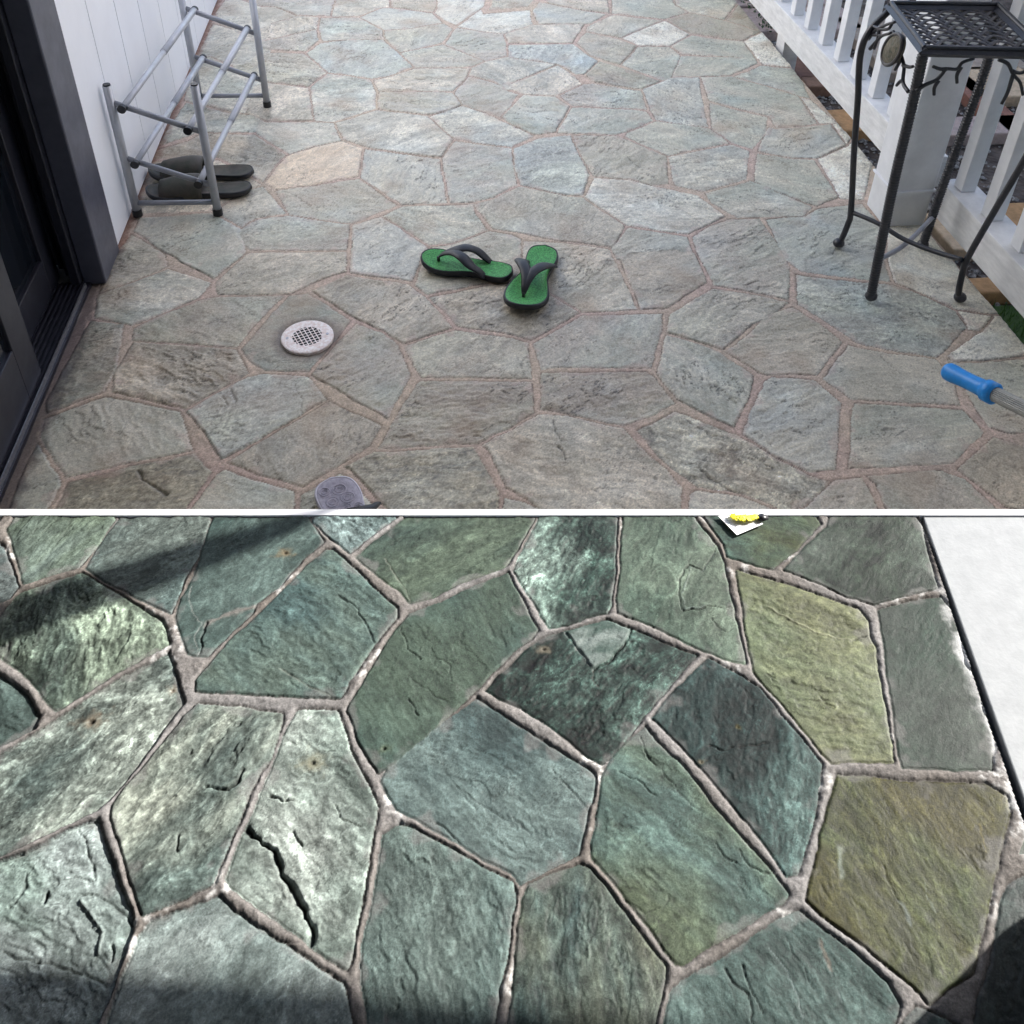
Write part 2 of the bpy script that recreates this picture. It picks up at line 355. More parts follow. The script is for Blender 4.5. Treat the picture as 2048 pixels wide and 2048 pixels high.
# ------------------------------------------------------------------ the raised green terrace
ZT = 0.20
LB = [  # cx, cy, outline, options
(0,2,[60,110,170,-40,870,-40,860,60,700,290,590,410,180,530,120,330],dict(c=((145,165,150),(122,140,112)),a=.95,k=0.49)),
(0,2,[930,-40,1600,-40,1570,100,1490,330,1390,500,1290,760,1050,650,800,520,650,420,740,260,900,60],dict(c=((150,165,152),(105,125,118)),a=.5,l=.0013)),
(0,2,[-80,180,30,280,130,560,60,650,-80,720],dict(c=((150,162,155),(120,135,130)))),
(0,2,[-80,-40,40,-40,-20,60,-80,90],dict(c=((150,162,155),(120,135,130)))),
(0,2,[170,600,300,560,620,460,850,600,1050,720,1220,830,1270,990,1100,1080,850,1230,600,1390,430,1490,330,1400,180,1200,0,1080,-80,1040,-80,880,0,800,120,640],dict(c=((88,110,100),(160,178,150)),a=1.75,k=0.99,l=.0022)),
(0,2,[-80,1180,20,1240,150,1350,290,1530,270,1610,120,1690,-80,1800],dict(c=((105,128,118),(130,150,140)),a=-.7,z=-.004)),
(0,2,[1270,1060,1390,1440,1240,1620,1080,1840,1000,1950,870,2120,740,2240,400,2400,100,2540,-80,2630,-80,1880,0,1830,200,1700,420,1570,700,1390,950,1230],dict(c=((120,140,130),(182,194,176)),a=.6,k=0.99,l=.0016,z=-.003)),
(0,2,[1640,-40,2280,-40,2360,100,2440,220,2300,340,2100,560,1932,680,1900,760,1750,900,1560,1080,1470,1080,1420,1060,1350,880,1330,790,1370,650,1470,480,1520,320,1600,80],dict(c=((88,115,106),(112,135,125)),a=.7,k=0.49,l=.0009)),
(1,2,[570,290,700,400,880,580,1060,730,1060,800,880,1010,700,1260,630,1400,380,1390,0,1370,-300,1350,-440,1340,-440,1260,-380,1190,-200,980,0,800,200,600,400,400,520,290],dict(c=((140,162,142),(98,128,122)),a=-.6,k=0.55,l=.0012)),
(1,2,[430,-40,1110,-40,1060,40,850,190,710,310,560,190,440,70],dict(c=((110,135,128),(150,172,165)),a=-.8,k=0.93,l=.0022)),
(1,2,[1150,30,1170,-40,2140,-40,2110,40,2000,210,1930,330,1870,400,1700,470,1500,550,1330,640,1170,680,1100,600,900,460,760,340,900,220,1100,80],dict(c=((92,116,102),(108,126,102)),a=.4,k=0.49,l=.0009)),
(1,2,[1160,770,1400,690,1700,540,1890,460,1952,580,2032,720,2122,900,2072,960,1952,1060,1850,1150,1700,1290,1500,1480,1300,1680,1100,1850,1000,1930,920,1960,870,1880,800,1760,740,1600,690,1490,720,1420,850,1220,1000,980,1110,840],dict(c=((108,130,108),(92,118,104)),a=2.0,k=0.40,l=.0006)),
(2,2,[230,-40,800,-40,790,100,770,400,750,700,720,755,550,800,400,850,280,870,200,740,100,580,10,440,30,380,130,190,220,30],dict(c=((62,88,76),(140,162,146)),a=1.0,k=1.18,l=.001)),
(2,2,[850,-40,1330,-40,1400,80,1540,260,1600,380,1640,620,1680,820,1740,1050,1750,1140,1650,1120,1450,1040,1200,920,1000,830,810,760,800,650,820,400,840,100],dict(c=((98,125,105),(128,146,122)),a=.9,k=0.55,l=.0008)),
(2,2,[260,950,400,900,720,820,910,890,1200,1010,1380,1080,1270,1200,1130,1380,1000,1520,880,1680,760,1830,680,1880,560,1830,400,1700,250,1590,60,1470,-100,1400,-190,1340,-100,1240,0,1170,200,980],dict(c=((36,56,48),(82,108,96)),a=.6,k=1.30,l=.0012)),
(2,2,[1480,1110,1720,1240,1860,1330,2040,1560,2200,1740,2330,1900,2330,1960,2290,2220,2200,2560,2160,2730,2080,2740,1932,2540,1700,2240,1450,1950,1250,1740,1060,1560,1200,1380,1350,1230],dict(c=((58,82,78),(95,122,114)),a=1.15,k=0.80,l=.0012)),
(3,2,[-230,440,0,520,150,560,400,640,680,740,750,830,760,940,800,1020,850,1350,930,1750,940,1880,480,1880,380,1780,200,1560,0,1330,-100,1200,-130,1100,-170,900,-210,600],dict(c=((158,162,112),(134,148,106)),a=-.3,k=.5,l=.0013,r=.55)),
(3,2,[840,740,1000,700,1300,640,1400,760,1430,900,1490,1150,1560,1250,1620,1500,1710,1720,1690,1940,1500,1940,1020,1925,970,1700,920,1300,880,1000],dict(c=((72,95,78),(88,98,86)),a=.8,k=0.36,l=.0004,r=.6)),
(3,2,[480,-40,1060,-40,1100,30,1150,100,1200,300,1250,500,1270,560,1200,590,1000,640,800,690,600,640,400,540,130,440,250,300,450,110],dict(c=((66,84,64),(96,108,94)),a=.7,k=0.61,l=.0005,r=.6)),
(3,2,[-530,-40,300,-40,390,90,220,280,30,430,-100,400,-300,330,-330,240,-420,110],dict(c=((98,108,66),(80,108,92)),a=-.3,k=0.55,l=.0006)),
(3,3,[530,60,720,70,1050,110,1500,120,1650,130,1800,220,1830,350,1760,550,1720,750,1650,1050,1580,1350,1540,1540,1380,1640,1210,1770,1100,1650,850,1450,650,1280,420,1100,310,1000,350,800,400,500,470,250],dict(c=((112,106,52),(88,100,62)),a=-1.2,k=.7,l=.0006,r=.55)),
(3,3,[100,1130,250,1080,640,1400,900,1640,990,1800,930,1960,880,2130,-800,2130,-760,1900,-720,1700,-640,1620,-400,1490,-100,1280],dict(c=((105,132,122),(118,145,135)),a=-1.15,k=0.55,l=.001)),
(2,3,[130,890,300,820,520,740,600,770,700,900,850,1100,1000,1300,1150,1500,1150,1600,1110,1800,1050,2130,-50,2130,10,1700,50,1300,90,1000],dict(c=((90,115,108),(118,124,100)),a=1.45,k=0.74,l=.001)),
(2,3,[1000,-290,1100,-180,1290,0,1500,270,1750,560,1932,760,2090,950,2060,1000,1932,1060,1700,1230,1500,1330,1290,1490,1240,1480,1100,1280,900,1030,750,830,620,670,620,560,660,300,690,60,750,-60,870,-200],dict(c=((122,138,104),(105,134,122)),a=-.75,k=0.53,l=.0009)),
(2,3,[-990,90,-930,0,-600,-280,-272,-522,0,-340,300,-150,560,0,630,60,620,150,570,320,530,550,510,650,400,700,150,830,60,870,0,790,-430,550,-680,410,-870,300,-940,200],dict(c=((98,124,120),(128,150,142)),a=-.55,k=0.53,l=.0008)),
(1,3,[1090,430,1200,470,1500,640,1700,740,1932,880,1960,1000,1930,1100,1900,1400,1830,1650,1770,2130,860,2130,850,1850,790,1600,800,1350,860,1100,920,800,960,500],dict(c=((140,162,150),(122,146,136)),a=1.9,k=0.55,l=.0013,t=(.02,.0))),
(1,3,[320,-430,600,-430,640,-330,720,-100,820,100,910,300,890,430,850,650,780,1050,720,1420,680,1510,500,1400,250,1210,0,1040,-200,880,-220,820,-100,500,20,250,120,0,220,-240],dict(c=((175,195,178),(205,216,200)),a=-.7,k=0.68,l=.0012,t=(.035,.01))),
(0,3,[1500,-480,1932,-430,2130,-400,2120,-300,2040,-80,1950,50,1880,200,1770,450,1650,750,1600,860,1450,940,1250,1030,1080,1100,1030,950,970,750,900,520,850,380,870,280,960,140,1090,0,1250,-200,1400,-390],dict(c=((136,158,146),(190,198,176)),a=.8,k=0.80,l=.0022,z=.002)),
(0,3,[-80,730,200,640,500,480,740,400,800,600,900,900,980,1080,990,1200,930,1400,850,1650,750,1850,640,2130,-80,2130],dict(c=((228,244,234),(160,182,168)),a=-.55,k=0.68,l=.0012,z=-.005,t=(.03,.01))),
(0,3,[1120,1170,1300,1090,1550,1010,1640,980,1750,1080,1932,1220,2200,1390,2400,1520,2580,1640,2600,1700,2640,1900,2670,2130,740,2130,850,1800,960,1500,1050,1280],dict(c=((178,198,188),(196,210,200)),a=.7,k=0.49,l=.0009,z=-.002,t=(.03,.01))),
(3,3,[1840,870,1932,830,2120,770,2120,2130,1560,2130,1600,1750,1680,1500,1720,1250,1760,1050,1810,900],dict(c=((72,84,76),(85,95,88)),a=.9,k=0.55)),
(3,3,[1130,1830,1250,1860,1450,1960,1480,2130,940,2130,1030,1920],dict(c=((98,118,108),(90,108,98)),a=.9,k=0.55)),
]
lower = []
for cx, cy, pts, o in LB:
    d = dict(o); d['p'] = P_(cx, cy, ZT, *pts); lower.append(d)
def PL(cx, cy, *xy): return P_(cx, cy, ZT, *xy)
lines_low = [
 (PL(0,3,1870,460,1932,530,2062,620,2132,800,2222,930,2292,1080,2362,1200,2362,1320), .0036, .008, .10),
 (PL(0,3,585,455,650,560,670,650,700,740,715,830), .0014, .002, .4),
 (PL(0,3,610,960,700,940,830,1010,950,1100,990,1180), .0012, .0018, .45),
 (PL(0,3,200,780,190,860,150,930,70,1030), .0018, .002, .4),
 (PL(0,3,360,930,325,1000), .0022, .005, .2),
 (PL(0,3,850,1330,840,1440), .0022, .004, .3),
 (PL(0,3,1840,30,1810,110,1720,180,1560,150), .0020, .004, .25),
 (PL(0,3,1350,520,1330,620,1350,650), .0018, .004, .25),
 (PL(0,3,0,1380,300,1460,500,1500,800,1620), .0014, .002, .5),
 (PL(0,3,740,1400,760,1230,740,1180,600,990), .0016, -.003, .6),
 (PL(0,2,1440,560,1420,650,1470,790,1520,830,1470,930,1500,1080), .0010, .0005, .7, (200,205,195)),
 (PL(0,2,1560,840,1700,780,1850,730,1932,715), .0045, -.001, .85, (178,170,160)),
 (PL(0,2,1560,830,1520,950,1510,1070), .0016, .003, .3),
 (PL(1,2,970,340,1050,470,1130,580,1160,680), .0012, .001, .6, (185,190,170)),
 (PL(1,2,1090,870,1150,1030,1240,1120), .0010, .002, .3),
 (PL(1,2,1320,1040,1370,1110,1460,1160,1480,1300), .0008, .001, .4),
 (PL(1,2,1140,1230,1300,1350,1450,1450), .0008, .001, .45),
 (PL(1,2,1150,1410,1200,1500,1230,1540), .0012, .002, .3),
 (PL(1,2,620,640,760,720,900,980), .0012, .002, .45),
 (PL(1,2,170,1180,400,1320,600,1410), .0011, .001, .6, (190,195,180)),
 (PL(2,2,1550,270,1440,440,1340,400,1260,500,1270,700,1290,750,1500,715,1650,720), .0011, .002, .32),
 (PL(2,2,1540,290,1430,460,1350,420,1290,620,1310,735,1500,700), .0008, -.001, .45, (175,190,180)),
 (PL(2,2,1700,850,1630,910,1550,870,1510,800), .0009, .001, .4),
 (PL(2,2,400,900,440,985,500,1040,610,1170), .0012, .001, .75, (205,210,200)),
 (PL(2,2,610,1195,740,1120,850,1000,905,885), .0015, .003, .25),
 (PL(2,2,610,1190,620,1290,660,1330), .0008, .001, .5, (140,130,120)),
 (PL(2,2,1480,1760,1600,1800,1800,1770,1932,1740), .0011, .002, .25),
 (PL(2,2,970,1700,1000,1800,1080,1920), .0010, .002, .35),
 (PL(2,3,300,0,430,150,570,300), .0009, .001, .5, (175,190,185)),
 (PL(2,3,310,10,440,165,565,310), .0008, .001, .4),
 (PL(2,3,0,370,150,500), .0009, .001, .4),
 (PL(2,3,800,20,1000,130,1080,210), .0012, .002, .3),
 (PL(2,3,1120,10,1300,220,1450,340), .0010, .001, .45),
 (PL(2,3,1540,560,1600,670,1700,730), .0012, .002, .4),
 (PL(2,3,1720,620,1790,730,1932,790), .0012, .002, .4),
 (PL(2,3,1180,960,1150,1060,1000,1090,850,1000), .0010, .001, .5),
 (PL(2,3,1610,1510,1650,1600,1790,1720,1820,1932), .0012, .002, .3),
 (PL(2,3,1740,1500,1790,1650,1900,1870), .0010, .002, .35),
 (PL(2,3,640,700,350,1500,360,1700), .0006, .0005, .7),
 (PL(3,2,0,710,130,790,250,860,400,925,620,970), .0016, -.0012, .6, (200,200,165)),
 (PL(3,2,620,975,700,945,745,935), .0009, .002, .35),
 (PL(3,2,0,1240,60,1300,250,1360), .0009, .001, .45),
 (PL(3,2,0,1030,100,1110,180,1090), .0007, .001, .5),
 (PL(3,3,400,1310,440,1400,480,1520), .0030, 0, .8, (190,178,160)),
 (PL(3,3,0,1340,100,1450,200,1650,260,1880), .0008, .001, .5, (190,205,200)),
 (PL(3,3,150,1290,200,1400,270,1500,350,1660), .0009, .001, .4),
 (PL(3,3,380,1290,480,1530,560,1750), .0007, .001, .5, (190,205,200)),
 (PL(3,3,550,620,550,720,550,820), .0035, 0, .8, (190,200,180)),
 (PL(3,3,990,1000,1040,1080,1070,1170), .0022, 0, .6, (180,190,180)),
 (PL(3,3,1190,880,1210,990,1260,1100), .0012, 0, .6, (170,180,160)),
 (PL(3,3,1600,440,1620,560,1640,640), .0016, 0, .6, (170,155,90)),
 (PL(3,3,870,740,900,850,990,1000), .0014, .001, .5),
 (PL(1,3,600,280,640,370,780,450), .0010, .002, .3),
 (PL(1,3,290,470,320,550,350,590), .0012, .003, .25),
 (PL(1,3,90,200,180,240,280,240), .0012, .003, .25),
 (PL(1,3,1350,420,1450,460,1530,560), .0010, .002, .3),
 (PL(1,3,1410,0,1500,120,1700,360,1932,620), .0008, .0006, .6),
 (PL(1,3,1500,120,1640,230,1740,300,1900,400), .0008, .001, .45),
 (PL(1,3,0,1200,150,1300,300,1330), .0010, .001, .5),
]
def pt(cx, cy, x, y): return tuple(G(512*cx+K*x, 512*cy+K*y, ZT)[:2])
spots_low = [(*pt(1,2,220,310), .009, (205,165,105)), (*pt(0,2,690,1570), .013, (215,185,150)), (*pt(0,2,1300,1340), .006, (200,150,110)),
 (*pt(2,2,240,1030), .007, (215,200,170)), (*pt(1,2,430,1890), .013, (222,210,165)), (*pt(1,2,970,1790), .007, (130,140,100)), (*pt(2,2,1430,1890), .003, (210,190,150)), (*pt(2,2,1705,1630), .003, (170,150,80))]

KL0, KL1 = G(1839, 1030, ZT), G(2010, 1536, ZT)      # stone side of the gap
KR0, KR1 = G(1845, 1030, ZT), G(2026, 1536, ZT)      # painted side
def xline(a, b, y): return a[0] + (b[0]-a[0])*(y-a[1])/(b[1]-a[1])
SE0, SE1 = G(0, 1030, ZT+.003), G(2048, 1030, ZT+.003)   # near edge of the white strip
SF0, SF1 = G(0, 1018.5, ZT+.003), G(2048, 1018.5, ZT+.003)
def yline(a, b, x): return a[1] + (b[1]-a[1])*(x-a[0])/(b[0]-a[0])
chip = PL(2,2,400,900,480,1010,610,1185,740,1110,850,990,905,885,720,820,560,850)
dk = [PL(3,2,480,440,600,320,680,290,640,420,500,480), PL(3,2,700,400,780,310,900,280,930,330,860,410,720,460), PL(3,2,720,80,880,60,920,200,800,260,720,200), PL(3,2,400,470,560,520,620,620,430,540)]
def low_extra(X, Y, C, Hh, Ro, sid, dout):
    dk_ = xline(KL0, KL1, Y) - X                     # distance to the painted kerb
    f = fbm(X*45, Y*45, 500, 4)
    a = np.clip(sstep(.020, .0, dk_ + .010*f)*(.35+.9*fbm(X*14, Y*6, 510, 2)+.3), 0, 1)
    a = a*sstep(-.2, .3, fbm(X*30, Y*30, 520, 3)+.25) * np.where(sid < 0, 1.0, .55)
    C += (np.array([.55, .55, .54]) - C)*a[:, None]
    s = poly_sd(X + .002*f, Y + .002*f, chip)
    a = (s > 0)*1.0
    t = np.clip(.5+.9*fbm(X*20+Y*8, Y*45-X*10, 530, 4), 0, 1)
    C[:] = np.where(a[:, None] > 0, (np.array(lin((90,115,105)))*(1-t[:, None])+np.array(lin((178,192,185)))*t[:, None])*.33, C)
    Hh += .0022*np.clip(s/.003, 0, 1)
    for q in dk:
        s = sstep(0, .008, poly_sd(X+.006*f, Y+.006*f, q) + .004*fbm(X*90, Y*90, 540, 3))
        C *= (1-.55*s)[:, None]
    # white salts here and there along the joints
    e = (sid < 0) * sstep(.25, .6, fbm(X*9, Y*9, 550, 3)) * sstep(-.1, .5, fbm(X*80, Y*80, 560, 3))
    C += (np.array([.45, .44, .42]) - C)*(.8*e)[:, None]

style_low = dict(gap=.022, cell=.3, joint=.010, seed=4, zvar=.0025, tilt=.010, rough=(.55, .7), con=.5, ledge=.0011,
 pal=[((110,130,118),(140,155,140)), ((90,112,100),(120,130,100))], gain=.33, mgr=.65, flow=1.0, fin=.5, stk=.35, swirl=1.15, desat=.15, tint=(.97,.98,1.02), levels=3.2, lu=4, lv=10, eline=.38, vein=.55,
 round=.0035, drop=.0018, smear=.40, beadw=.009, bead0=-.0024, beadh=.0042, crev=.5,
 keep=lambda x, y: (x < xline(KL0, KL1, y)) & (y < yline(SE0, SE1, x) - .0004))
xs = np.concatenate([np.arange(-.80, .86, .00145)])
ys = np.concatenate([np.arange(-.7, .29, .008), np.arange(.29, 1.16, .0014)])
m_low = stone_mat('green_slate', .2, .7, .0008, 400)
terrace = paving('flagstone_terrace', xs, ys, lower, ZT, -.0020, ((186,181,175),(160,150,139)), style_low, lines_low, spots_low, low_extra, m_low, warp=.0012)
tag(terrace, 'raised terrace of dark green slate flagstones with rounded grey mortar joints', kind='structure')

# ------------------------------------------------------------------ the patio behind the strip
UA = [
(1,0,[-60,-60,620,-60,560,120,310,118,150,50,0,40]),(1,0,[-60,50,150,50,310,118,60,190,-60,200]),(1,0,[60,190,310,118,480,130,460,220,120,295,-100,330,-60,200]),
(1,0,[120,295,460,220,480,300,380,390,60,375,-150,380,-100,330]),(1,0,[620,-60,1010,-60,1015,50,950,55,780,120,560,125]),(1,0,[1015,-60,1370,-60,1360,60,1330,95,1180,75,1015,50]),
(1,0,[780,125,950,55,1015,55,1330,95,1420,170,1150,215,960,225],'b'),(1,0,[480,130,780,125,960,225,970,290,500,310,470,220]),(1,0,[480,320,700,295,960,290,1080,395,1190,500,1000,575,870,592,540,545,375,400],'b'),
(1,0,[960,225,1150,215,1420,170,1490,215,1410,320,1230,365,1080,395,970,290]),(1,0,[1370,-60,1750,-60,1720,50,1510,190,1420,150,1340,95,1360,60],'p'),(1,0,[1510,200,1700,60,1720,100,2070,70,2090,180,1990,215,1870,255,1700,235],'p'),
(1,0,[1490,220,1520,205,1700,235,1870,255,1895,330,1895,420,1730,460,1580,400,1420,335]),(1,0,[1080,395,1230,365,1410,330,1580,400,1730,460,1620,505,1200,510,1130,440]),
(2,0,[-60,255,0,235,150,187,560,180,540,200,460,325,0,328,-30,330]),(2,0,[-30,335,470,330,590,425,660,460,550,560,480,560,340,485,0,435,-40,430],'b'),(2,0,[660,460,800,500,1130,610,980,670,930,670,600,620,550,560],'t'),
(1,0,[1620,510,1730,460,1895,425,1970,440,2270,485,2100,560,1932,625,1960,680,1880,680,1800,620,1600,570]),(2,0,[0,620,180,560,340,485,480,570,530,630,340,720,100,715,0,680,-40,670]),
(1,0,[1190,510,1620,510,1590,590,1490,690,1400,690,920,690,880,600,1000,575]),(1,0,[920,690,1400,690,1490,700,1560,790,1480,830,1300,870,920,825,910,760]),
(1,0,[1600,570,1800,620,1880,660,1900,680,1990,710,1932,790,1840,885,1740,850,1560,790,1490,700]),(2,0,[-90,880,0,790,80,715,330,725,440,800,330,1000,170,1020,0,945],'g'),
(1,0,[60,390,370,400,540,545,400,655,100,620,-200,580,-150,400]),(1,0,[-100,620,100,622,400,660,440,910,80,920,-80,860]),(1,0,[540,550,870,595,910,690,910,820,580,920,440,910,400,660],'g'),
(1,0,[590,925,920,825,1300,875,1400,970,1500,1050,1400,1190,1250,1175,850,1115,650,1050]),(1,0,[0,870,80,920,440,915,590,925,650,1060,430,1110,240,1165,110,1080,0,1010,-60,900],'g'),
(1,0,[1300,875,1560,790,1740,850,1932,940,2100,1020,2040,1060,1932,1110,1700,1085,1500,1050,1400,970],'b'),(1,0,[240,1165,430,1110,650,1060,810,1115,780,1330,400,1400,130,1430,60,1380,150,1250],'o'),
(1,0,[815,1115,1250,1175,1390,1195,1450,1530,1100,1545,780,1340],'b'),(1,0,[1390,1195,1500,1055,1700,1085,1932,1115,1980,1400,1932,1410,1800,1490,1620,1530,1460,1530]),
(1,0,[130,1435,400,1400,780,1340,1080,1545,720,1690,240,1620]),(1,0,[0,1650,240,1620,720,1690,690,1890,-50,1890,-180,1760]),
(1,0,[940,1630,1090,1550,1460,1540,1650,1530,1660,1600,1760,1730,1500,1830,1300,1850,1110,1720],'g'),(1,0,[720,1690,940,1630,1110,1720,1310,1870,1250,1932,1240,2000,1180,2130,700,2060],'b'),
(1,0,[-60,1900,690,1895,690,2045,500,2110,260,2220,0,2230,-300,2230,-320,2130,-100,1930]),(2,0,[-300,1540,-130,1490,50,1400,400,1475,540,1490,700,1600,860,1700,770,1870,350,1820,0,1750,-150,1730]),
(2,0,[0,1120,200,1040,450,1015,490,1120,560,1260,590,1320,540,1480,400,1475,60,1400,20,1280],'b'),(2,0,[450,1015,780,1015,850,1040,1170,1175,1190,1390,1060,1400,900,1360,610,1330,560,1260,490,1120]),
(2,0,[610,1335,900,1360,1070,1400,1400,1470,1500,1540,1620,1630,1480,1700,1330,1770,1100,1740,860,1700,540,1485],'p'),(2,0,[440,805,900,820,1030,840,1070,910,860,1000,780,1015,330,1005],'g'),
(2,0,[350,720,530,630,600,625,930,675,980,680,1030,830,900,820,450,800]),(2,0,[980,670,1130,610,1200,580,1420,580,1440,740,1490,960,1300,940,1080,905,1040,830],'b'),
(2,0,[1080,910,1300,935,1480,960,1510,970,1650,1080,1170,1175,850,1030,860,1000],'g'),(2,0,[1200,580,1270,420,1840,435,1860,480,1650,570,1420,578],'g'),(2,0,[820,490,950,345,1190,348,1280,415,1200,600,1130,605],'g'),
(2,0,[480,320,550,240,790,290,950,345,820,490,590,420]),(2,0,[560,200,750,110,1150,150,820,285,550,235]),(2,0,[820,285,1150,150,1350,260,1190,348,960,345],'w'),
(2,0,[200,15,540,80,720,105,590,180,190,183,150,80],'b'),(2,0,[180,-60,720,-60,740,100,540,80,280,30]),(2,0,[740,-60,1200,-60,1230,35,1340,95,1150,145,820,105,750,100,750,30],'g'),
(2,0,[1220,-60,1720,-60,1700,20,1610,150,1340,95,1230,35],'g'),(2,0,[1150,150,1340,95,1610,155,1880,240,1740,310,1520,280,1400,262,1350,262],'t'),(2,0,[1190,348,1350,265,1520,290,1750,310,1840,440,1280,410],'g'),
(2,0,[1610,150,1710,20,1900,245],'t'),(2,0,[1740,310,1890,240,2000,330,2140,510,1932,495,1890,490],'w'),(3,0,[-270,575,-50,490,200,515,270,620,325,745,240,725,0,650],'b'),
(2,0,[1420,580,1660,575,2170,725,2310,935,1990,970,1930,875,1480,760],'g'),(2,0,[1480,770,1930,880,1930,1000,1820,1130,1660,1080,1500,965],'g'),(3,0,[0,950,60,970,480,935,600,1095,370,1200,180,1190,-90,1140],'b'),
(3,0,[240,730,325,745,530,925,480,935,380,930],'w'),(3,0,[480,935,530,925,640,1040,600,1095],'w'),(3,0,[370,1200,600,1095,650,1045,800,1235,730,1510,540,1500,460,1350],'w'),
(3,0,[-90,1150,180,1190,350,1205,460,1360,540,1490,370,1560,270,1530,0,1420,-110,1370],'g'),(2,0,[1170,1180,1660,1085,1800,1140,1780,1350,1450,1450,1220,1400],'b'),
(2,0,[1450,1455,1800,1355,1932,1410,2280,1560,2210,1630,1932,1640,1700,1640,1500,1530],'g'),(2,0,[1350,1780,1480,1700,1640,1640,1880,1640,2050,1890,2110,2020,2100,2270,1932,2230,1520,2160,1400,1930]),
(3,0,[-20,1650,280,1620,370,1565,720,1530,860,1690,850,1900,890,1985,940,2130,700,2110,250,2050,120,1960],'b'),(3,1,[890,-240,1150,-260,1370,0,1760,440,1690,440,1420,405,1200,300,950,200,900,60],'w'),
(3,1,[200,130,700,190,950,210,1200,300,1420,410,1510,540,1350,720,1280,770,900,710,650,650,400,470,215,360],'b'),(3,1,[1420,405,1700,445,1600,570,1510,560],'w'),(3,1,[1700,445,1760,445,1960,690,1960,760,1640,790,1400,800,1340,750,1600,570],'w'),
(3,1,[1340,760,1460,800,1960,770,2200,1000,2200,1400,1960,1330,1850,1350,1660,1290,1560,1150,1440,950],'g'),(3,1,[600,660,900,720,1280,770,1420,960,1460,1130,1400,1130,1100,1110,630,1090,400,920]),
(3,1,[630,1100,1100,1120,1480,1150,1650,1330,1400,1560,1260,1580,600,1610],'g'),(2,1,[2110,370,2330,500,2510,650,2310,900,1920,905,1850,880,1600,720,1800,560,1932,430]),
(2,1,[1180,430,1510,240,1932,300,2110,350,1932,430,1600,715,1330,630,1150,575]),(2,1,[1150,585,1330,635,1570,715,1830,900,1800,1080,1680,1300,1480,1220,1250,1090,1080,890],'g'),
(2,1,[1890,940,1960,900,2300,930,2500,1110,2480,1300,2460,1620,2240,1640,1932,1480,1720,1340],'b'),(2,1,[920,1310,1230,1160,1720,1350,2240,1640,2430,1700,2300,1830,2100,1960,1932,1870,1750,1800,1390,1740,1180,1590],'s'),
(2,1,[1390,1750,1750,1810,1932,1880,2120,1960,2100,2200,1310,2200,1330,1790]),(2,1,[200,1180,420,1200,850,1290,930,1380,1180,1600,1290,1740,1290,2200,500,2200,100,1840,-50,1760,-170,1500,-240,1420,0,1290]),
(2,1,[-100,2200,-70,1810,60,1830,330,1960,500,2200]),(2,1,[210,870,1010,860,1080,900,1250,1110,1080,1200,850,1285,420,1200,200,1160],'t'),(2,1,[150,650,530,440,1150,430,1140,570,1060,850,300,845,210,860]),
(2,1,[80,-120,350,-110,740,-60,830,120,960,410,530,430,270,265,0,190,60,50]),(1,0,[1320,1860,1500,1830,1760,1735,1932,1760,2010,1800,2000,2050,1940,2120,1740,2140,1290,2230,1190,2150,1250,1960]),
(2,1,[780,-50,1300,-150,1400,0,1480,200,1160,400,970,410,880,200],'t'),(2,0,[740,1870,870,1710,1330,1780,1390,1932,1300,1960,790,1960]),
(3,1,[-440,330,-60,300,170,340,0,480,-200,560,-330,640,-400,500]),(3,1,[720,1650,1300,1600,1500,1680,1800,1960,1900,2200,1000,2200,800,1720]),(3,1,[1400,1600,1700,1350,2000,1450,2200,1700,2200,2000,1800,1900],'t'),(3,1,[500,1680,720,1650,980,2200,100,2200,250,1900]),
(1,1,[1290,310,1740,215,1940,190,2200,265,2460,430,2080,640,1932,600,1520,530,1440,450],'t'),(1,1,[410,260,680,135,1160,210,1290,310,1440,470,1500,540,1110,670,950,570,700,450],'t'),
(1,1,[0,560,240,290,400,270,730,480,600,640,400,880,60,870,-60,800,-130,700],'d'),(1,1,[750,500,950,570,1080,660,1180,890,1000,1240,400,900,600,650],'t'),(1,1,[1110,670,1500,545,1932,610,2070,650,2090,930,1240,920,1120,720]),
(1,1,[1240,930,2090,940,2110,1180,1932,1290,1680,1420,900,1460,1020,1250,1200,960],'t'),(1,1,[640,1590,880,1470,1650,1430,1850,1780,1840,2200,1250,2200,700,1620],'s2'),
(1,1,[-70,900,60,880,400,900,560,1080,0,1400,-270,1550,-420,1300,-540,1170],'b'),(1,1,[-250,1560,0,1400,560,1080,960,1270,860,1440,640,1580,350,1750,0,1650],'t'),(1,1,[0,1680,300,1770,290,2200,-700,2200,-320,1650,-250,1600],'g'),
(1,1,[320,1790,640,1620,1000,1960,1200,2200,310,2200],'g'),(0,1,[310,1220,790,1050,1370,1160,1480,1470,1000,1560,490,1680,280,1370],'g'),(0,1,[500,1700,1000,1570,1480,1480,1610,1630,1380,1960,1200,2200,360,2200,380,1960],'s2'),
(0,1,[280,1380,480,1700,340,1960,250,2200,0,2200,30,1960,130,1700],'g'),(0,1,[850,880,1000,640,1790,690,1890,880,1400,1160,830,1030],'t'),(0,1,[680,480,950,510,880,880,790,1030,330,1200,330,1100,550,700],'d'),
(0,1,[1000,540,1200,440,1560,310,2160,290,1900,560,1790,690,980,640],'t'),(0,1,[720,290,1270,90,1600,200,1500,320,1000,530,700,470],'g'),(0,0,[880,1880,990,1750,1240,1900,1280,2010,800,2200,720,2230,750,2150]),
(0,0,[1000,1740,1040,1640,1600,1600,1830,1725,1870,1900,1610,2110,1240,1910],'g'),(0,0,[1600,1590,1870,1430,1990,1400,2170,1610,1932,1650,1830,1720]),(0,0,[960,1620,1060,1400,1130,1210,1650,1200,1990,1390,1870,1430,1600,1590]),
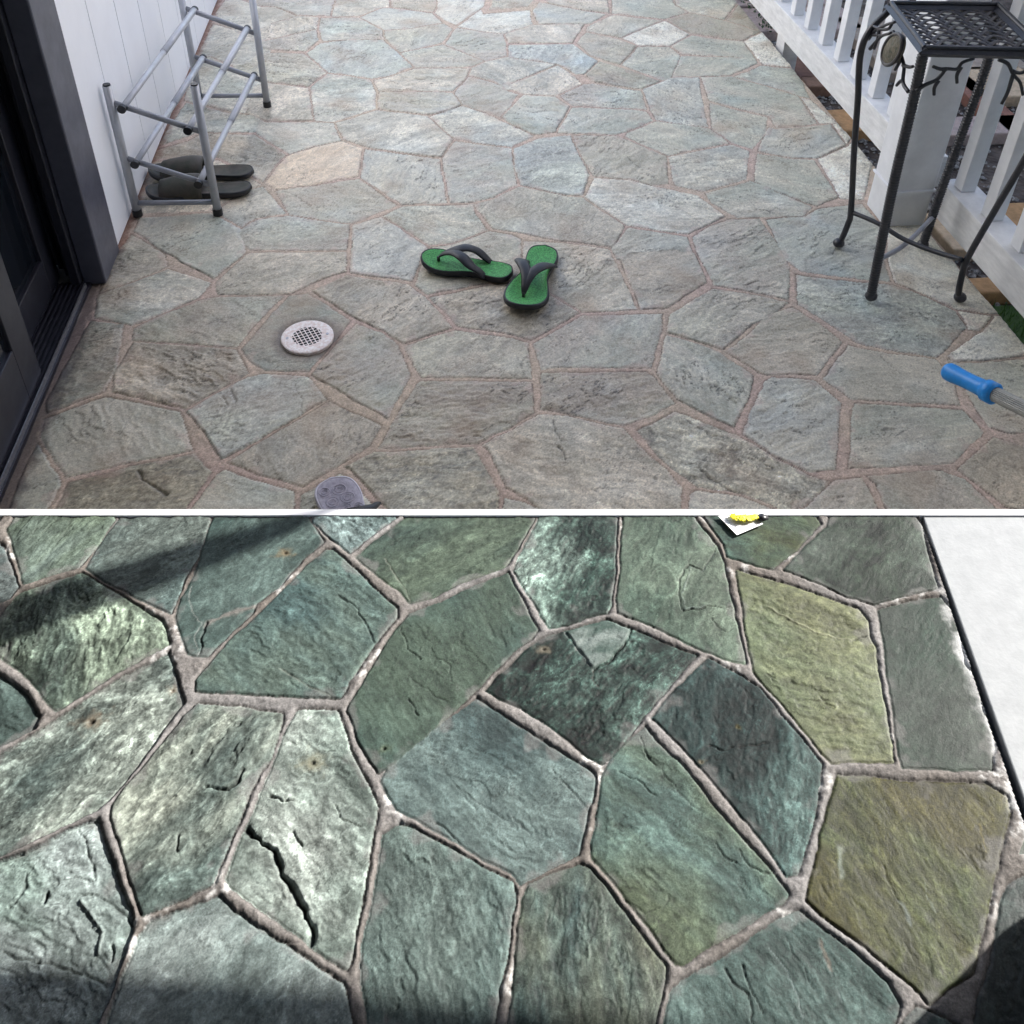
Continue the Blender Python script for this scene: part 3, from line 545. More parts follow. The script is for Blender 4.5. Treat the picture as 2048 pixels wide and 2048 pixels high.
(0,0,[1130,1200,1190,1120,1400,1060,1520,1000,1932,1010,2050,1090,2170,1170,2080,1250,1990,1380,1650,1190],'t'),(0,0,[1180,1110,1260,960,1400,770,1740,850,1932,870,2010,920,1932,1000,1500,1000],'g'),
(0,0,[1380,760,1470,430,1590,430,1932,590,2000,620,1850,860,1740,840],'g'),(0,0,[1480,420,1600,170,1932,270,2050,370,2000,600,1590,430]),(0,0,[1620,160,1620,90,1720,-40,2000,60,2050,190,1990,330],'p'),
]
UC = {None:[((150,146,134),(138,138,124)),((146,143,130),(156,150,138)),((142,142,132),(152,150,140)),((150,145,136),(134,138,128))],
 'b':[((146,151,148),(150,150,140)),((142,148,146),(138,146,138))],'g':[((144,150,140),(150,148,136)),((140,147,138),(150,149,140))],'t':[((142,134,122),(132,132,118)),((136,132,120),(146,138,124))],
 'p':[((168,166,156),(156,158,150))],'w':[((182,182,174),(168,170,164))],'o':[((176,158,134),(164,152,134))],'s':[((148,146,132),(134,134,122))],'s2':[((134,130,112),(120,118,104))],'d':[((118,126,118),(126,120,108))]}  # w also lightens deck-edge stones to paint in their bright sheen
SP = {'s':dict(a=-.5,k=.85,l=.0022),'s2':dict(a=.05,k=.7,l=.0014),'w':dict(r=.3)}
rr = random.Random(12)
upper = []
for e in UA:
    ky = e[3] if len(e) > 3 else None
    d = dict(p=P_(e[0], e[1], 0, *e[2]), c=rr.choice(UC[ky])); d.update(SP.get(ky, {}))
    if 'a' not in d: d['a'] = rr.gauss(.15, .65)
    upper.append(d)
def PU(cx, cy, *xy): return P_(cx, cy, 0, *xy)
lines_up = [(PU(0,1,1040,1620,1080,1690,1180,1750,1260,1800), .0030, .004, .3), (PU(2,1,310,1230,330,1330,380,1400), .0014, .003, .35), (PU(2,1,350,1440,390,1480,400,1530), .0028, .004, .3),
 (PU(2,1,930,240,1060,270,1180,225,1280,240), .0012, .002, .45), (PU(2,1,550,0,600,120), .0012, .002, .4), (PU(3,0,1050-1000,1030,250,1060), .001, .001, .6),
 (PU(1,0,0,1250,70,1270), .002, .002, .5), (PU(1,0,200,1440,320,1490,430,1570), .0016, .002, .5), (PU(2,1,1400,1600,1520,1690,1640,1760,1740,1800), .0018, .003, .45),
 (PU(2,1,1300,1230,1400,1290,1500,1360,1650,1380), .0016, .003, .5), (PU(3,1,840,740,930,830,1000,880), .0012, .002, .5), (PU(3,1,1110,1390,1240,1470), .0012, .002, .5),
 (PU(2,0,860,1180,930,1240,1000,1270), .0014, .002, .5), (PU(2,0,540,1830,700,1760,760,1740), .0012, .002, .5), (PU(2,0,1700,1490,1780,1500,1830,1570), .0012, .001, .6),
 (PU(0,1,1680,1060,1720,1120), .002, .003, .35), (PU(0,1,1740,1000,1780,1100), .002, .003, .35), (PU(1,1,290,970,350,1080,340,1180), .0014, .002, .45),
 (PU(2,0,1080,1410,1180,1500,1440,1700), .0012, .001, .6), (PU(1,0,1030,770,1200,770,1300,740), .0012, .002, .4)]
def up_extra(X, Y, C, Hh, Ro, sid, dout):
    # earthy red dirt at the foot of the wall, shade painted dark along the door sill
    f = fbm(X*60, Y*30, 600, 3)
    a = sstep(.030, .0, (X+.785) + .01*f)*(Y > 2.18)*.75
    C += (np.array(lin((120,78,62))) - C)*a[:, None]
    a = sstep(.05, .0, (X+.80) + .015*f)*(Y <= 2.2)*.8
    C += (np.array(lin((62,56,60)))*.8 - C)*a[:, None]
    # dirt ring round the drain
    r = np.hypot(X+.265, Y-1.785) + .006*f
    a = sstep(.092, .066, r)*.65
    C += (np.array(lin((88,74,68))) - C)*a[:, None]; Hh -= .002*sstep(.075, .062, r)
    # blue and rusty bloom
    a = np.clip(fbm(X*5, Y*5, 610, 3)-.12, 0, 1)*1.0*(sid >= 0)
    C += (C*np.array([.96, 1.01, 1.06])*1.05 - C)*a[:, None]*2
    a = np.clip(fbm(X*6, Y*6, 620, 3)-.2, 0, 1)*.6*(sid >= 0)
    C += (np.array(lin((158,132,104))) - C)*a[:, None]
style_up = dict(gap=.030, cell=.30, joint=.007, seed=9, zvar=.003, tilt=.014, rough=(.40, .55), con=.36, ledge=.0019,
 pal=UC[None]+UC['g']+UC['t'], gain=1.64, tint=(1.075,1.0,.865), levels=3.0, lu=4, lv=9, eline=.6, mgr=.5, flow=.9, fin=.3, stk=.22, swirl=.8, desat=.38, vein=.3,
 round=.0035, drop=.0022, smear=.45, beadw=.007, bead0=-.0032, beadh=.0022, crev=.62)
xs = np.arange(-.86, 1.4121, .003)
ys = np.concatenate([np.arange(.98, 2.3, .0028), np.arange(2.3, 4.4, .0045), np.arange(4.4, 8, .03)])
m_up = stone_mat('grey_slate', .5, .7, .0006, 260)
patio = paving('flagstone_patio', xs, ys, upper, 0.0, .0036, ((146,133,130),(148,139,131)), style_up, lines_up, [], up_extra, m_up, warp=.0016)
tag(patio, 'patio of weathered grey green flagstones with pinkish mortar joints', kind='structure')

# ------------------------------------------------------------------ materials
white = mat('white_paint', (.82, .82, .82), .45, noise=.14, nscale=11, bump=.0008, bscale=60)
white_rail = mat('rail_paint', (.78, .77, .75), .5, noise=.22, nscale=14, bump=.001, bscale=80, stretch=(1, 1, 4))
siding = mat('siding_paint', (.86, .87, .90), .4, noise=.05, nscale=5, bump=.0006, bscale=40)
kerbm = mat('kerb_paint', (.275, .285, .29), .7, c2=(.245, .255, .26), nscale=40, bump=.0006, bscale=160)
pvc = mat('white_divider', (.93, .93, .93), .4)
conc = mat('concrete', (.42, .40, .37), .85, noise=.35, nscale=25, bump=.002, bscale=120)
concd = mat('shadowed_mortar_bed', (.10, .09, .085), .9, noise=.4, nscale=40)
frame = mat('door_paint', (.075, .078, .105), .35, noise=.2, nscale=20)
frame_d = mat('door_paint_dark', (.020, .021, .030), .35, noise=.3, nscale=20)
alu = mat('aluminium_rail', (.42, .42, .45), .35, metal=.8, noise=.3, nscale=90)
black = mat('black_plastic', (.012, .012, .014), .4, noise=.3, nscale=60)
inside = mat('unlit_dark', (.012, .011, .012), .8)  # near-black colour paints in the missing light of room and drain hollow
glass = mat('dark_glass', (.006, .008, .012), .06)
steel = mat('grey_rack_paint', (.47, .48, .51), .4, noise=.12, nscale=30, metal=.25)
steel_d = mat('grey_bar_paint', (.30, .305, .33), .42, noise=.12, nscale=30, metal=.2)
iron = mat('wrought_iron', (.016, .016, .020), .38, c2=(.03, .028, .032), nscale=120, bump=.0008, bscale=300, spec=.6)
iron_b = mat('bronzed_iron', (.055, .045, .042), .42, c2=(.025, .025, .03), nscale=40, spec=.6)
green = mat('green_footbed', (.09, .44, .10), .6, c2=(.02, .13, .03), nscale=260, bump=.0012, bscale=600)
rubber = mat('black_rubber', (.018, .018, .022), .5, noise=.4, nscale=60)
olive = mat('worn_brown_footbed', (.080, .064, .050), .6, c2=(.035, .040, .028), nscale=18, bump=.0006)
lilac = mat('lilac_footbed', (.48, .45, .52), .55, c2=(.33, .31, .37), nscale=120, bump=.0006, bscale=500)
lilac_t = mat('lilac_tread', (.36, .34, .40), .5)
lilac_r = mat('lilac_rim', (.62, .60, .68), .5, noise=.15)
blue = mat('blue_grip', (.02, .30, .80), .42, noise=.2, nscale=40, bump=.0004)
pole_m = mat('grey_pole', (.36, .355, .32), .5, noise=.15, nscale=60, metal=.1)
cream = mat('drain_enamel', (.90, .85, .82), .35, c2=(.72, .58, .52), nscale=130, detail=2)
paper = mat('paper', (.85, .85, .84), .7)
ink = mat('grey_print', (.42, .42, .42), .8)
yellow = mat('yellow_petals', (.90, .72, .015), .6, c2=(.78, .85, .05), nscale=120, bump=.003, bscale=200)
wall_m = mat('shade_wall_render', (.74, .70, .64), .8, noise=.15, nscale=3)
wood = mat('blocker_wood', (.30, .27, .23), .7, noise=.3, nscale=10)

# ------------------------------------------------------------------ ground
gm = bpy.data.materials.new('soil'); gm.use_nodes = True
N = gm.node_tree.nodes; Lk = gm.node_tree.links; b = N['Principled BSDF']; b.inputs['Roughness'].default_value = .95
tc = N.new('ShaderNodeTexCoord'); v = N.new('ShaderNodeTexVoronoi'); v.inputs['Scale'].default_value = 55
t = N.new('ShaderNodeTexNoise'); t.inputs['Scale'].default_value = 14; t.inputs['Detail'].default_value = 6
Lk.new(tc.outputs['Object'], v.inputs[0]); Lk.new(tc.outputs['Object'], t.inputs[0])
r = N.new('ShaderNodeValToRGB'); r.color_ramp.elements[0].position = .35; r.color_ramp.elements[0].color = (.045, .032, .026, 1)
r.color_ramp.elements[1].position = .65; r.color_ramp.elements[1].color = (.15, .12, .10, 1)
Lk.new(t.outputs[0], r.inputs[0]); Lk.new(r.outputs[0], b.inputs['Base Color'])
bp = N.new('ShaderNodeBump'); bp.inputs['Distance'].default_value = .01; Lk.new(v.outputs[0], bp.inputs['Height']); Lk.new(bp.outputs[0], b.inputs['Normal'])
g = MB(); g.add([(-150,-150,-.16),(150,-150,-.16),(150,150,-.16),(-150,150,-.16)], [(0,1,2,3)])
tag(g.build('ground', gm), 'bare brown soil beyond the patio', kind='structure')
# slab under the patio, with its pale edge
m = MB(); m.box((-.86, .9, -.16), (1.409, 8, -.012)); tag(m.build('patio_slab', conc), 'concrete slab carrying the patio stones', kind='structure')
m = MB(); m.box((-3.0, -4, -.16), (-.86, 8, -.02)); tag(m.build('house_floor', conc), 'floor inside the house', kind='structure')
# terrace base (set back under the strip) and gap beside the kerb
y0, y1 = yline(SE0, SE1, -.80), yline(SE0, SE1, 1.7)
kx = lambda y: xline(KL0, KL1, y)
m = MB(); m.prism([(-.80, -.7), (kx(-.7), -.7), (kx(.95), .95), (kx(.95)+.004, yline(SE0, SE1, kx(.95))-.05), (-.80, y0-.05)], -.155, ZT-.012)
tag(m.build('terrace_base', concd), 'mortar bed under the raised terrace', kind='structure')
rx = lambda y: xline(KR0, KR1, y)
m = MB(); yA = yline(SE0, SE1, rx(.99))
m.prism([(rx(-.7), -.7), (1.75, -.7), (1.75, yline(SE0, SE1, 1.75)-.0008), (rx(yA), yA-.0008)], -.155, ZT)
tag(m.build('painted_kerb', kerbm, bevel=.002), 'broad white painted kerb along the terrace edge', 'kerb')
m = MB()
dv = (SE1-SE0)/np.linalg.norm(SE1-SE0)
a0, a1 = SE0 - dv*.105, SE1 + dv*.8; c0, c1 = SF0 - dv*.105, SF1 + dv*.8
m.prism([tuple(a0[:2]), tuple(a1[:2]), tuple(c1[:2]), tuple(c0[:2])], ZT-.03, ZT+.003)
tag(m.build('divider_strip', pvc), 'thin bright white edging strip standing for the dividing line between both floors', 'divider')  # dividing line between both floors, modelled as a solid strip

# ------------------------------------------------------------------ house wall
hw = empty('house_wall', (-.785, 2.19, 0), 'white wall of wide vertical boards beside the dark door', 'wall')
m = MB(); m.box((-.90, 2.195, -.02), (-.791, 8, 2.55)); m.build('wall_core', siding, hw)
m = MB(); y = 2.19; first = 2.414
edges = [2.19, 2.414] + [2.414+.2275*i for i in range(1, 25)]
for i in range(len(edges)-1):
    m.box((-.7905, edges[i]+(.0022 if i else .001), .004), (-.785, edges[i+1]-.0022, 2.55))
m.build('board', siding, hw, bevel=.0015)
# wall over the door
m = MB(); m.box((-.90, -3, 2.14), (-.785, 2.19, 2.55)); m.build('lintel', siding, hw)

# ------------------------------------------------------------------ sliding door
dr = empty('sliding_door', (-.85, 1.7, 0), 'dark blue black sliding glass door with ribbed floor track', 'door')
m = MB(); m.box((-.83, 2.04, .002), (-.776, 2.188, 2.14)); m.build('door_casing', frame, dr, bevel=.004)
m = MB()
for x0, x1, ya in ((-.8525, -.8305, 2.02), (-.875, -.853, 2.06), (-.9, -.876, 2.09)): m.box((x0, ya, .018), (x1, 2.15, 2.14))
m.build('door_jamb', frame_d, dr, bevel=.002)
m = MB(); m.box((-.95, -3, -.01), (-.812, 2.04, .010)); m.build('sill', frame_d, dr)
m = MB()
for i in range(9): m.box((-.925+.012*i, -2.9, .010), (-.921+.012*i, 2.03, .020))
m.build('track', frame_d, dr)
m = MB(); m.box((-.8195, -2.9, .0102), (-.8165, 2.02, .023)); m.build('track_rail', alu, dr)
m = MB(); m.box((-.848, 1.60, .022), (-.826, 1.685, 2.12)); m.box((-.848, -1.0, .022), (-.826, 1.60, .16)); m.box((-.848, -1.0, 2.0), (-.826, 1.60, 2.12))
lf = m.build('door_panel', frame_d, dr, bevel=.002)
m = MB(); m.box((-.840, -1.0, .16), (-.836, 1.60, 2.0)); q = m.build('pane', glass); q.location = (0,0,0); q.parent = lf; q.matrix_parent_inverse = Matrix.Translation((.85, -1.7, 0))
m = MB(); m.box((-.91, 1.98, .022), (-.885, 2.05, 2.12)); m.box((-.91, .8, .022), (-.885, 1.98, .12))
lf = m.build('door_panel', frame_d, dr, bevel=.002)
m = MB(); m.box((-.90, .8, .12), (-.896, 1.98, 2.1)); q = m.build('pane', glass); q.parent = lf; q.matrix_parent_inverse = Matrix.Translation((.85, -1.7, 0))
m = MB(); m.box((-1.9, -3, -.015), (-1.85, 2.2, 2.5)); m.box((-1.85, 2.16, -.015), (-.905, 2.2, 2.5)); m.box((-1.85, -3, 2.3), (-.95, 2.2, 2.35)); m.build('room_lining', inside, dr)

# ------------------------------------------------------------------ shoe rack
RK = empty('shoe_rack', (-.66, 2.36, 0), 'grey tubular metal shoe rack standing against the white wall', 'shoe rack')
f3 = lambda p, z: (p[0], p[1], z)
FL, FR, BR, BL = (-.765, 2.36), (-.546, 2.347), (-.478, 3.022), (-.697, 3.035)
for p in (FL, FR, BR, BL):
    m = MB(); m.tube([f3(p, .018), f3(p, .392)], .0112, 16); po = m.build('post', steel, RK, smooth=False)
    for q in po.data.polygons: q.use_smooth = len(q.vertices) == 4
    m = MB(); m.tube([f3(p, .002), f3(p, .022)], .0135, 16); m.build('foot', black, RK)
    m = MB(); m.tube([f3(p, .3922), f3(p, .396)], .0095, 12); m.build('end_cap', black, RK)
def lerp(a, b, t): return tuple(a[i] + (b[i]-a[i])*t for i in range(3))
def bar(mb, a, b, r, n=12, flat=1.0): mb.tube([a, b], r, n, flat)
for A_, B_ in ((FL, FR), (BL, BR)):
    for za, zb in ((.346, .257), (.184, .095)):
        m = MB(); bar(m, f3(A_, za), f3(B_, zb), .0065, 10, 1.25); m.build('side_bar', steel_d, RK, smooth=True)
    m = MB(); bar(m, f3(A_, .042), f3(B_, .042), .0075, 10); m.build('bottom_bar', steel_d, RK, smooth=True)
for za, zb in ((.346, .257), (.184, .095)):
    for t_ in (.14, .85):
        a = lerp(f3(FL, za), f3(FR, zb), t_); b2 = lerp(f3(BL, za), f3(BR, zb), t_)
        d = Vector(b2)-Vector(a); d.normalize()
        mid = tuple(Vector(a)+(Vector(b2)-Vector(a))*.52)
        m = MB(); bar(m, tuple(Vector(a)-d*.010), mid, .0085, 14); bar(m, mid, tuple(Vector(b2)+d*.010), .0102, 14); m.build('shelf_rail', steel, RK, smooth=True)
        m = MB(); m.tube([tuple(Vector(a)-d*.020), tuple(Vector(a)-d*.0085)], .0115, 14); m.build('rail_cap', black, RK)
        m = MB(); m.tube([tuple(Vector(b2)+d*.0085), tuple(Vector(b2)+d*.018)], .0115, 14); m.build('rail_cap', black, RK)

# ------------------------------------------------------------------ footwear
def outline(n=64, side=1):
    # x along (0 heel .. 1 toe), y width, asymmetric foot shape
    K_ = [(0,0),(.03,.075),(.09,.112),(.2,.125),(.34,.112),(.48,.112),(.62,.142),(.74,.165),(.85,.158),(.94,.115),(.985,.055),(1,0)]
    K2 = [(1,0),(.985,-.050),(.94,-.100),(.85,-.135),(.74,-.145),(.62,-.132),(.48,-.098),(.34,-.090),(.2,-.108),(.09,-.105),(.03,-.072),(0,0)]
    pts = spline([(x, y*side, 0) for x, y in K_], 6)[:-1] + spline([(x, y*side, 0) for x, y in K2], 6)[:-1]
    return [(p.x, p.y) for p in pts]
def flop(name, heel, toe, z, label, group, side, mats, kind='flipflop', L=None, lift=0, width=1.0):
    heel = np.array(heel[:2]); toe = np.array(toe[:2]); d = toe-heel; Ln = L or np.linalg.norm(d); d = d/np.linalg.norm(d); nrm = np.array([-d[1], d[0]])
    root = empty(name, (heel[0], heel[1], z), label, 'sandal', group)
    O = outline(side=side); n = len(O)
    def zz(u): return z + .014*max(0, (u-.72)/.28)**2 + .004*max(0, (.2-u)/.2)**2 + lift*u
    def W(u, v_, h): p = heel + d*u*Ln + nrm*v_*Ln*width; return (p[0], p[1], zz(u)+h)
    def ring(s, h): return [W(.5+(u-.5)*(1-(1-s)*.36), v_*s, h) for u, v_ in O]
    m = MB(); rings = [ring(.93, 0), ring(1.0, .004), ring(1.01, .009), ring(.985, .0165), ring(.93, .0180), ring(.90, .0160)]
    V = sum(rings, []); Fc = [(i*n+k, i*n+(k+1)%n, (i+1)*n+(k+1)%n, (i+1)*n+k) for i in range(len(rings)-1) for k in range(n)]
    Fc.append(tuple(range(n-1, -1, -1)))
    m.add(V, Fc); m.build('sole', mats[0], root, smooth=True)
    m = MB(); rs = [ring(.925, .0160), ring(.90, .0172), ring(.7, .0148), ring(.4, .0138), ring(.1, .0138)]
    V = sum(rs, []); Fc = [(i*n+k, i*n+(k+1)%n, (i+1)*n+(k+1)%n, (i+1)*n+k) for i in range(len(rs)-1) for k in range(n)]; Fc.append(tuple(range(4*n, 5*n)))
    m.add(V, Fc); m.build('footbed', mats[1], root, smooth=True)
    if kind == 'flipflop':
        m = MB()
        for s_ in (1, -1):
            w_ = (.122 if s_*side > 0 else .102)
            P = [W(.81, .0, .022), W(.78, .002*s_, .034), W(.71, .006*s_, .046), W(.62, .026*s_, .054), W(.52, .070*s_, .055), W(.42, .104*s_, .042), W(.33, w_*.90*s_, .024), W(.27, w_*.93*s_, .010)]
            P = spline(P, 6); r_ = [(.0050+.0112*math.sin(min(1, i/len(P)*1.5)*math.pi/2))*(1-.35*max(0, i/len(P)-.7)/.3) for i in range(len(P))]
            m.tube(P, r_, 12, .36)
        m.build('strap', mats[2], root, smooth=True)
        m = MB(); m.tube([W(.81, 0, .012), W(.81, 0, .026)], .0042, 10); m.build('toe_post', mats[2], root, smooth=True)
    elif kind == 'slide':
        m = MB(); nn = 14; V = []; Fc = []
        us = [.46, .50, .58, .68, .78, .86]
        for j, u in enumerate(us):
            wv = .145 - .02*(u > .8)
            hh = [.050, .056, .058, .054, .046, .038][j]
            for k in range(nn+1):
                a = math.pi*k/nn
                V.append(W(u, math.cos(a)*wv, .006+hh*math.sin(a)**.7))
        for j in range(len(us)-1):
            for k in range(nn): Fc.append((j*(nn+1)+k, j*(nn+1)+k+1, (j+1)*(nn+1)+k+1, (j+1)*(nn+1)+k))
        m.add(V, Fc); o = m.build('strap', mats[2], root, smooth=True)
        so_ = o.modifiers.new('thick', 'SOLIDIFY'); so_.thickness = .004
    return root, W
A0, A1 = G(1026, 546, .02), G(843, 515, .02)
flop('flip_flop', A0, A1, .004, 'green flip flop with black strap, lying sideways with its toe pointing left', 'pair of green flip flops', -1, (rubber, green, rubber), width=1.26)
B0, B1 = G(1091, 493, .02), G(1036, 620, .02)
flop('flip_flop', B0, B1, .006, 'green flip flop with black strap whose toe points at the viewer', 'pair of green flip flops', 1, (rubber, green, rubber), width=1.26)
C0, C1 = G(504, 372, .02), G(292, 384, .02)
flop('slide_sandal', C0, C1, .004, 'worn dark sandal under the shoe rack, the one nearer the rack front', 'dark sandals under the rack', 1, (black, olive, olive), 'slide')
C0, C1 = G(507, 335, .03), G(296, 338, .03)
flop('slide_sandal', C0, C1, .004, 'worn dark sandal under the shoe rack, the farther one behind its mate', 'dark sandals under the rack', -1, (black, olive, olive), 'slide')
D0 = G(661, 957, .02); D1 = D0 + np.array([.085, -.255, 0])
gs, W = flop('grey_slipper', D0, D1, .004, 'lilac grey slipper half hidden below the white edging strip', None, 1, (lilac_r, lilac, rubber), 'none', L=.27, width=1.36)
m = MB()
for u, v_, r_ in ((.13,.02,.013),(.11,-.055,.010),(.22,.045,.013),(.22,-.035,.012),(.31,.01,.013),(.33,-.07,.010),(.33,.075,.010)):
    c = W(u, v_, .0165)
    for rad in (r_, r_*.55):
        P = [(c[0]+rad*math.cos(a), c[1]+rad*math.sin(a), c[2]) for a in np.linspace(0, 2*math.pi, 17)]
        m.tube(P, .0008, 6, caps=False)
m.build('tread_ring', lilac_t, gs, smooth=True)
m = MB(); m.tube([W(.36, .155, .012), W(.40, .165, .030), W(.48, .13, .05), W(.5, .0, .065)], .008, 10, .5); m.build('strap', rubber, gs, smooth=True)

# ------------------------------------------------------------------ floor drain
DC = (-.265, 1.785)
dn = empty('floor_drain', (*DC, 0), 'round cream enamel floor drain cover with rows of small square holes', 'drain')
m = MB(); n = 64; V = []; Fc = []; cell = .0024
ca, sa = math.cos(.42), math.sin(.42); R_ = .0605; gN = int(R_/cell)+1; vid = {}
def gv(i, j):
    if (i, j) not in vid:
        vid[(i, j)] = len(V); x, y = i*cell, j*cell
        V.append((DC[0]+x*ca-y*sa, DC[1]+x*sa+y*ca, .0060))
    return vid[(i, j)]
lim = int(.040/cell)
for i in range(-lim-1, lim+1):
    for j in range(-lim-1, lim+1):
        cxm, cym = (i+.5)*cell, (j+.5)*cell; rad_ = math.hypot(cxm, cym)
        if rad_ > .0392: continue
        hole = (i % 4 != 0) and (j % 4 != 0) and rad_ < .034
        if not hole: Fc.append((gv(i, j), gv(i+1, j), gv(i+1, j+1), gv(i, j+1)))
m.add(V, Fc)
for a in range(n):      # rim ring
    q0, q1 = 2*math.pi*a/n, 2*math.pi*(a+1)/n
    P = [(r_, h) for r_, h in ((.0375, .0058), (.052, .0062), (.058, .0058), (.0605, .0045), (.0605, -.003))]
    m.add([(DC[0]+r_*math.cos(q), DC[1]+r_*math.sin(q), h) for q in (q0, q1) for r_, h in P], [(k, k+1, 5+k+1, 5+k) for k in range(4)])
m.build('drain_cover', cream, dn)
m = MB(); m.tube([(*DC, .0015), (*DC, .0030)], .0595, 48); m.build('drain_dark_disc', inside, dn)  # flat black disc stands for the shade below the holes
for sx in (-1, 1):
    m = MB(); m.tube([(DC[0]+sx*.046, DC[1]+.004*sx, .0055), (DC[0]+sx*.046, DC[1]+.004*sx, .0072)], .0035, 12); m.build('screw', alu, dn)

# ------------------------------------------------------------------ pole with blue grip
H0 = G(1893, 741, .085); H1 = G(2048, 817, .14); hd = (H1-H0)/np.linalg.norm(H1-H0)
bh = empty('broom_pole', tuple(H0), 'blue rubber grip on a ribbed grey pole, lying across the patio corner', 'broom pole')
gp = [H0+hd*t_ for t_ in (-.001, 0, .006, .02, .045, .07, .095, .103, .105, .125, .127)]
m = MB(); m.tube([tuple(p) for p in gp], [.008, .016, .0195, .020, .0178, .0175, .0185, .0190, .0235, .0235, .016], 24); m.build('grip', blue, bh, smooth=True)
m = MB(); V = []; Fc = []; nn = 48; ends = [H0+hd*.115, H0+hd*1.25]; t_ = Vector(hd); a_ = t_.cross(Vector((0,0,1))).normalized(); b_ = a_.cross(t_)
for e in ends:
    for k in range(nn):
        q = 2*math.pi*k/nn; rr_ = .0148 + (.0010 if k % 2 else -.0004)
        V.append(Vector(e)+a_*math.cos(q)*rr_+b_*math.sin(q)*rr_)
m.add(V, [(k, (k+1) % nn, nn+(k+1) % nn, nn+k) for k in range(nn)] + [tuple(range(nn)), tuple(range(nn, 2*nn))]); m.build('pole', pole_m, bh)

# ------------------------------------------------------------------ wrought iron plant stand
PS = empty('plant_stand', (1.24, 1.91, 0), 'black wrought iron plant stand with a woven lattice top and curved legs', 'plant stand')
ZP = .665
tNL, tFL, tFR, tNR = [np.array(p) for p in ((1.070, 1.797, ZP), (1.112, 2.055, ZP), (1.358, 2.030, ZP), (1.318, 1.765, ZP))]
m = MB()
for a, b2 in ((tNL, tFL), (tFL, tFR), (tFR, tNR), (tNR, tNL)):
    d = (b2-a)/np.linalg.norm(b2-a); m.tube([tuple(a-d*.007), tuple(b2+d*.007)], .0125, 4, .9)
    m.tube([tuple(a+(0,0,.011)), tuple(b2+(0,0,.011))], .0052, 8)
m.build('top_frame', iron, PS)
m = MB()
def bil(u, v_): return (tNL*(1-u)*(1-v_) + tNR*u*(1-v_) + tFL*(1-u)*v_ + tFR*u*v_)
for k in range(-9, 10):
    c = k/9
    for sgn in (1, -1):
        # lines v = sgn*u + c  (or v = -u + 1 + c) clipped to the square
        pts_ = []
        f_ = (lambda u: u + c) if sgn == 1 else (lambda u: 1 - u + c)
        us = [u for u in np.linspace(0, 1, 41) if -1e-6 <= f_(u) <= 1+1e-6]
        if len(us) < 3: continue
        P = [tuple(bil(u, f_(u)) + np.array([0, 0, -.002 + .0026*sgn*math.cos(math.pi*9*u*1.0)])) for u in us]
        m.tube(P, .0052, 8, .35)
m.build('lattice', iron_b, PS, smooth=True)
def beaded(P, r0, dr, name):
    P = spline(P, 40); L_ = 0; rs = []; out = []
    acc = [0]
    for i in range(1, len(P)): acc.append(acc[-1]+(P[i]-P[i-1]).length)
    N_ = int(acc[-1]/.0022); j = 0
    for i in range(N_+1):
        s_ = acc[-1]*i/N_
        while j < len(acc)-2 and acc[j+1] < s_: j += 1
        f_ = (s_-acc[j])/max(acc[j+1]-acc[j], 1e-9); out.append(P[j].lerp(P[j+1], f_)); rs.append(r0+dr*abs(math.sin(s_*math.pi/.0075)))
    m = MB(); m.tube(out, rs, 10, up=(0, 1, 0)); return m.build(name, iron, PS, smooth=True)
beaded([(1.115,1.810,.004),(1.102,1.809,.18),(1.090,1.808,.36),(1.080,1.804,.56),tuple(tNL-(0,0,.008))], .0088, .0034, 'leg')
beaded([(1.350,2.020,.004),(1.356,2.022,.18),(1.366,2.024,.36),(1.375,2.027,.52),(1.368,2.030,.61),tuple(tFR-(0,0,.008))], .0088, .0034, 'leg')
for P in ([(1.127,2.045,.006),(1.137,2.045,.072),(1.136,2.045,.119),(1.104,2.045,.298),(1.082,2.045,.436),(1.062,2.045,.550),(1.071,2.048,.610),tuple(tFL-(0,0,.008))],
          [(1.335,1.785,.006),(1.325,1.785,.038),(1.319,1.785,.092),(1.320,1.785,.14),(1.346,1.785,.27),(1.374,1.785,.401),(1.384,1.782,.50),(1.366,1.775,.595),tuple(tNR-(0,0,.008))]):
    m = MB(); m.tube(spline(P, 10), .0078, 12, up=(0, 1, 0)); m.build('leg', iron, PS, smooth=True)
for p in ((1.115,1.810),(1.350,2.020),(1.125,2.045),(1.335,1.785)):
    m = MB(); m.ball((p[0], p[1], .015), .0155, sz=.85); m.build('foot', iron, PS, smooth=True)
a = onY(1703, 424, 2.045); b2 = onY(1925, 520, 1.785); c = (a+b2)/2 + np.array([0, 0, -.012])
m = MB(); m.tube(spline([tuple(a), tuple((a+c)/2+np.array([0,0,.006])), tuple(c), tuple((b2+c)/2+np.array([0,0,-.004])), tuple(b2)], 10), .0062, 10); m.build('cross_brace', iron, PS, smooth=True)
a = onY(1868, 432, 2.022); b2 = onY(1757, 520, 1.809); c = (a+b2)/2 + np.array([0, 0, -.022])
m = MB(); m.tube(spline([tuple(a), tuple(c), tuple(b2)], 14), .0062, 10); m.build('cross_brace', steel_d, PS, smooth=True)
def twig(px, y=None, x=None, r=.0045):
    f_ = (lambda p: onY(p[0], p[1], y)) if y is not None else (lambda p: onX(p[0], p[1], x))
    P = spline([tuple(f_(p)) for p in px], 6); return P, [r*(1-.25*i/len(P)) for i in range(len(P))]
m = MB()
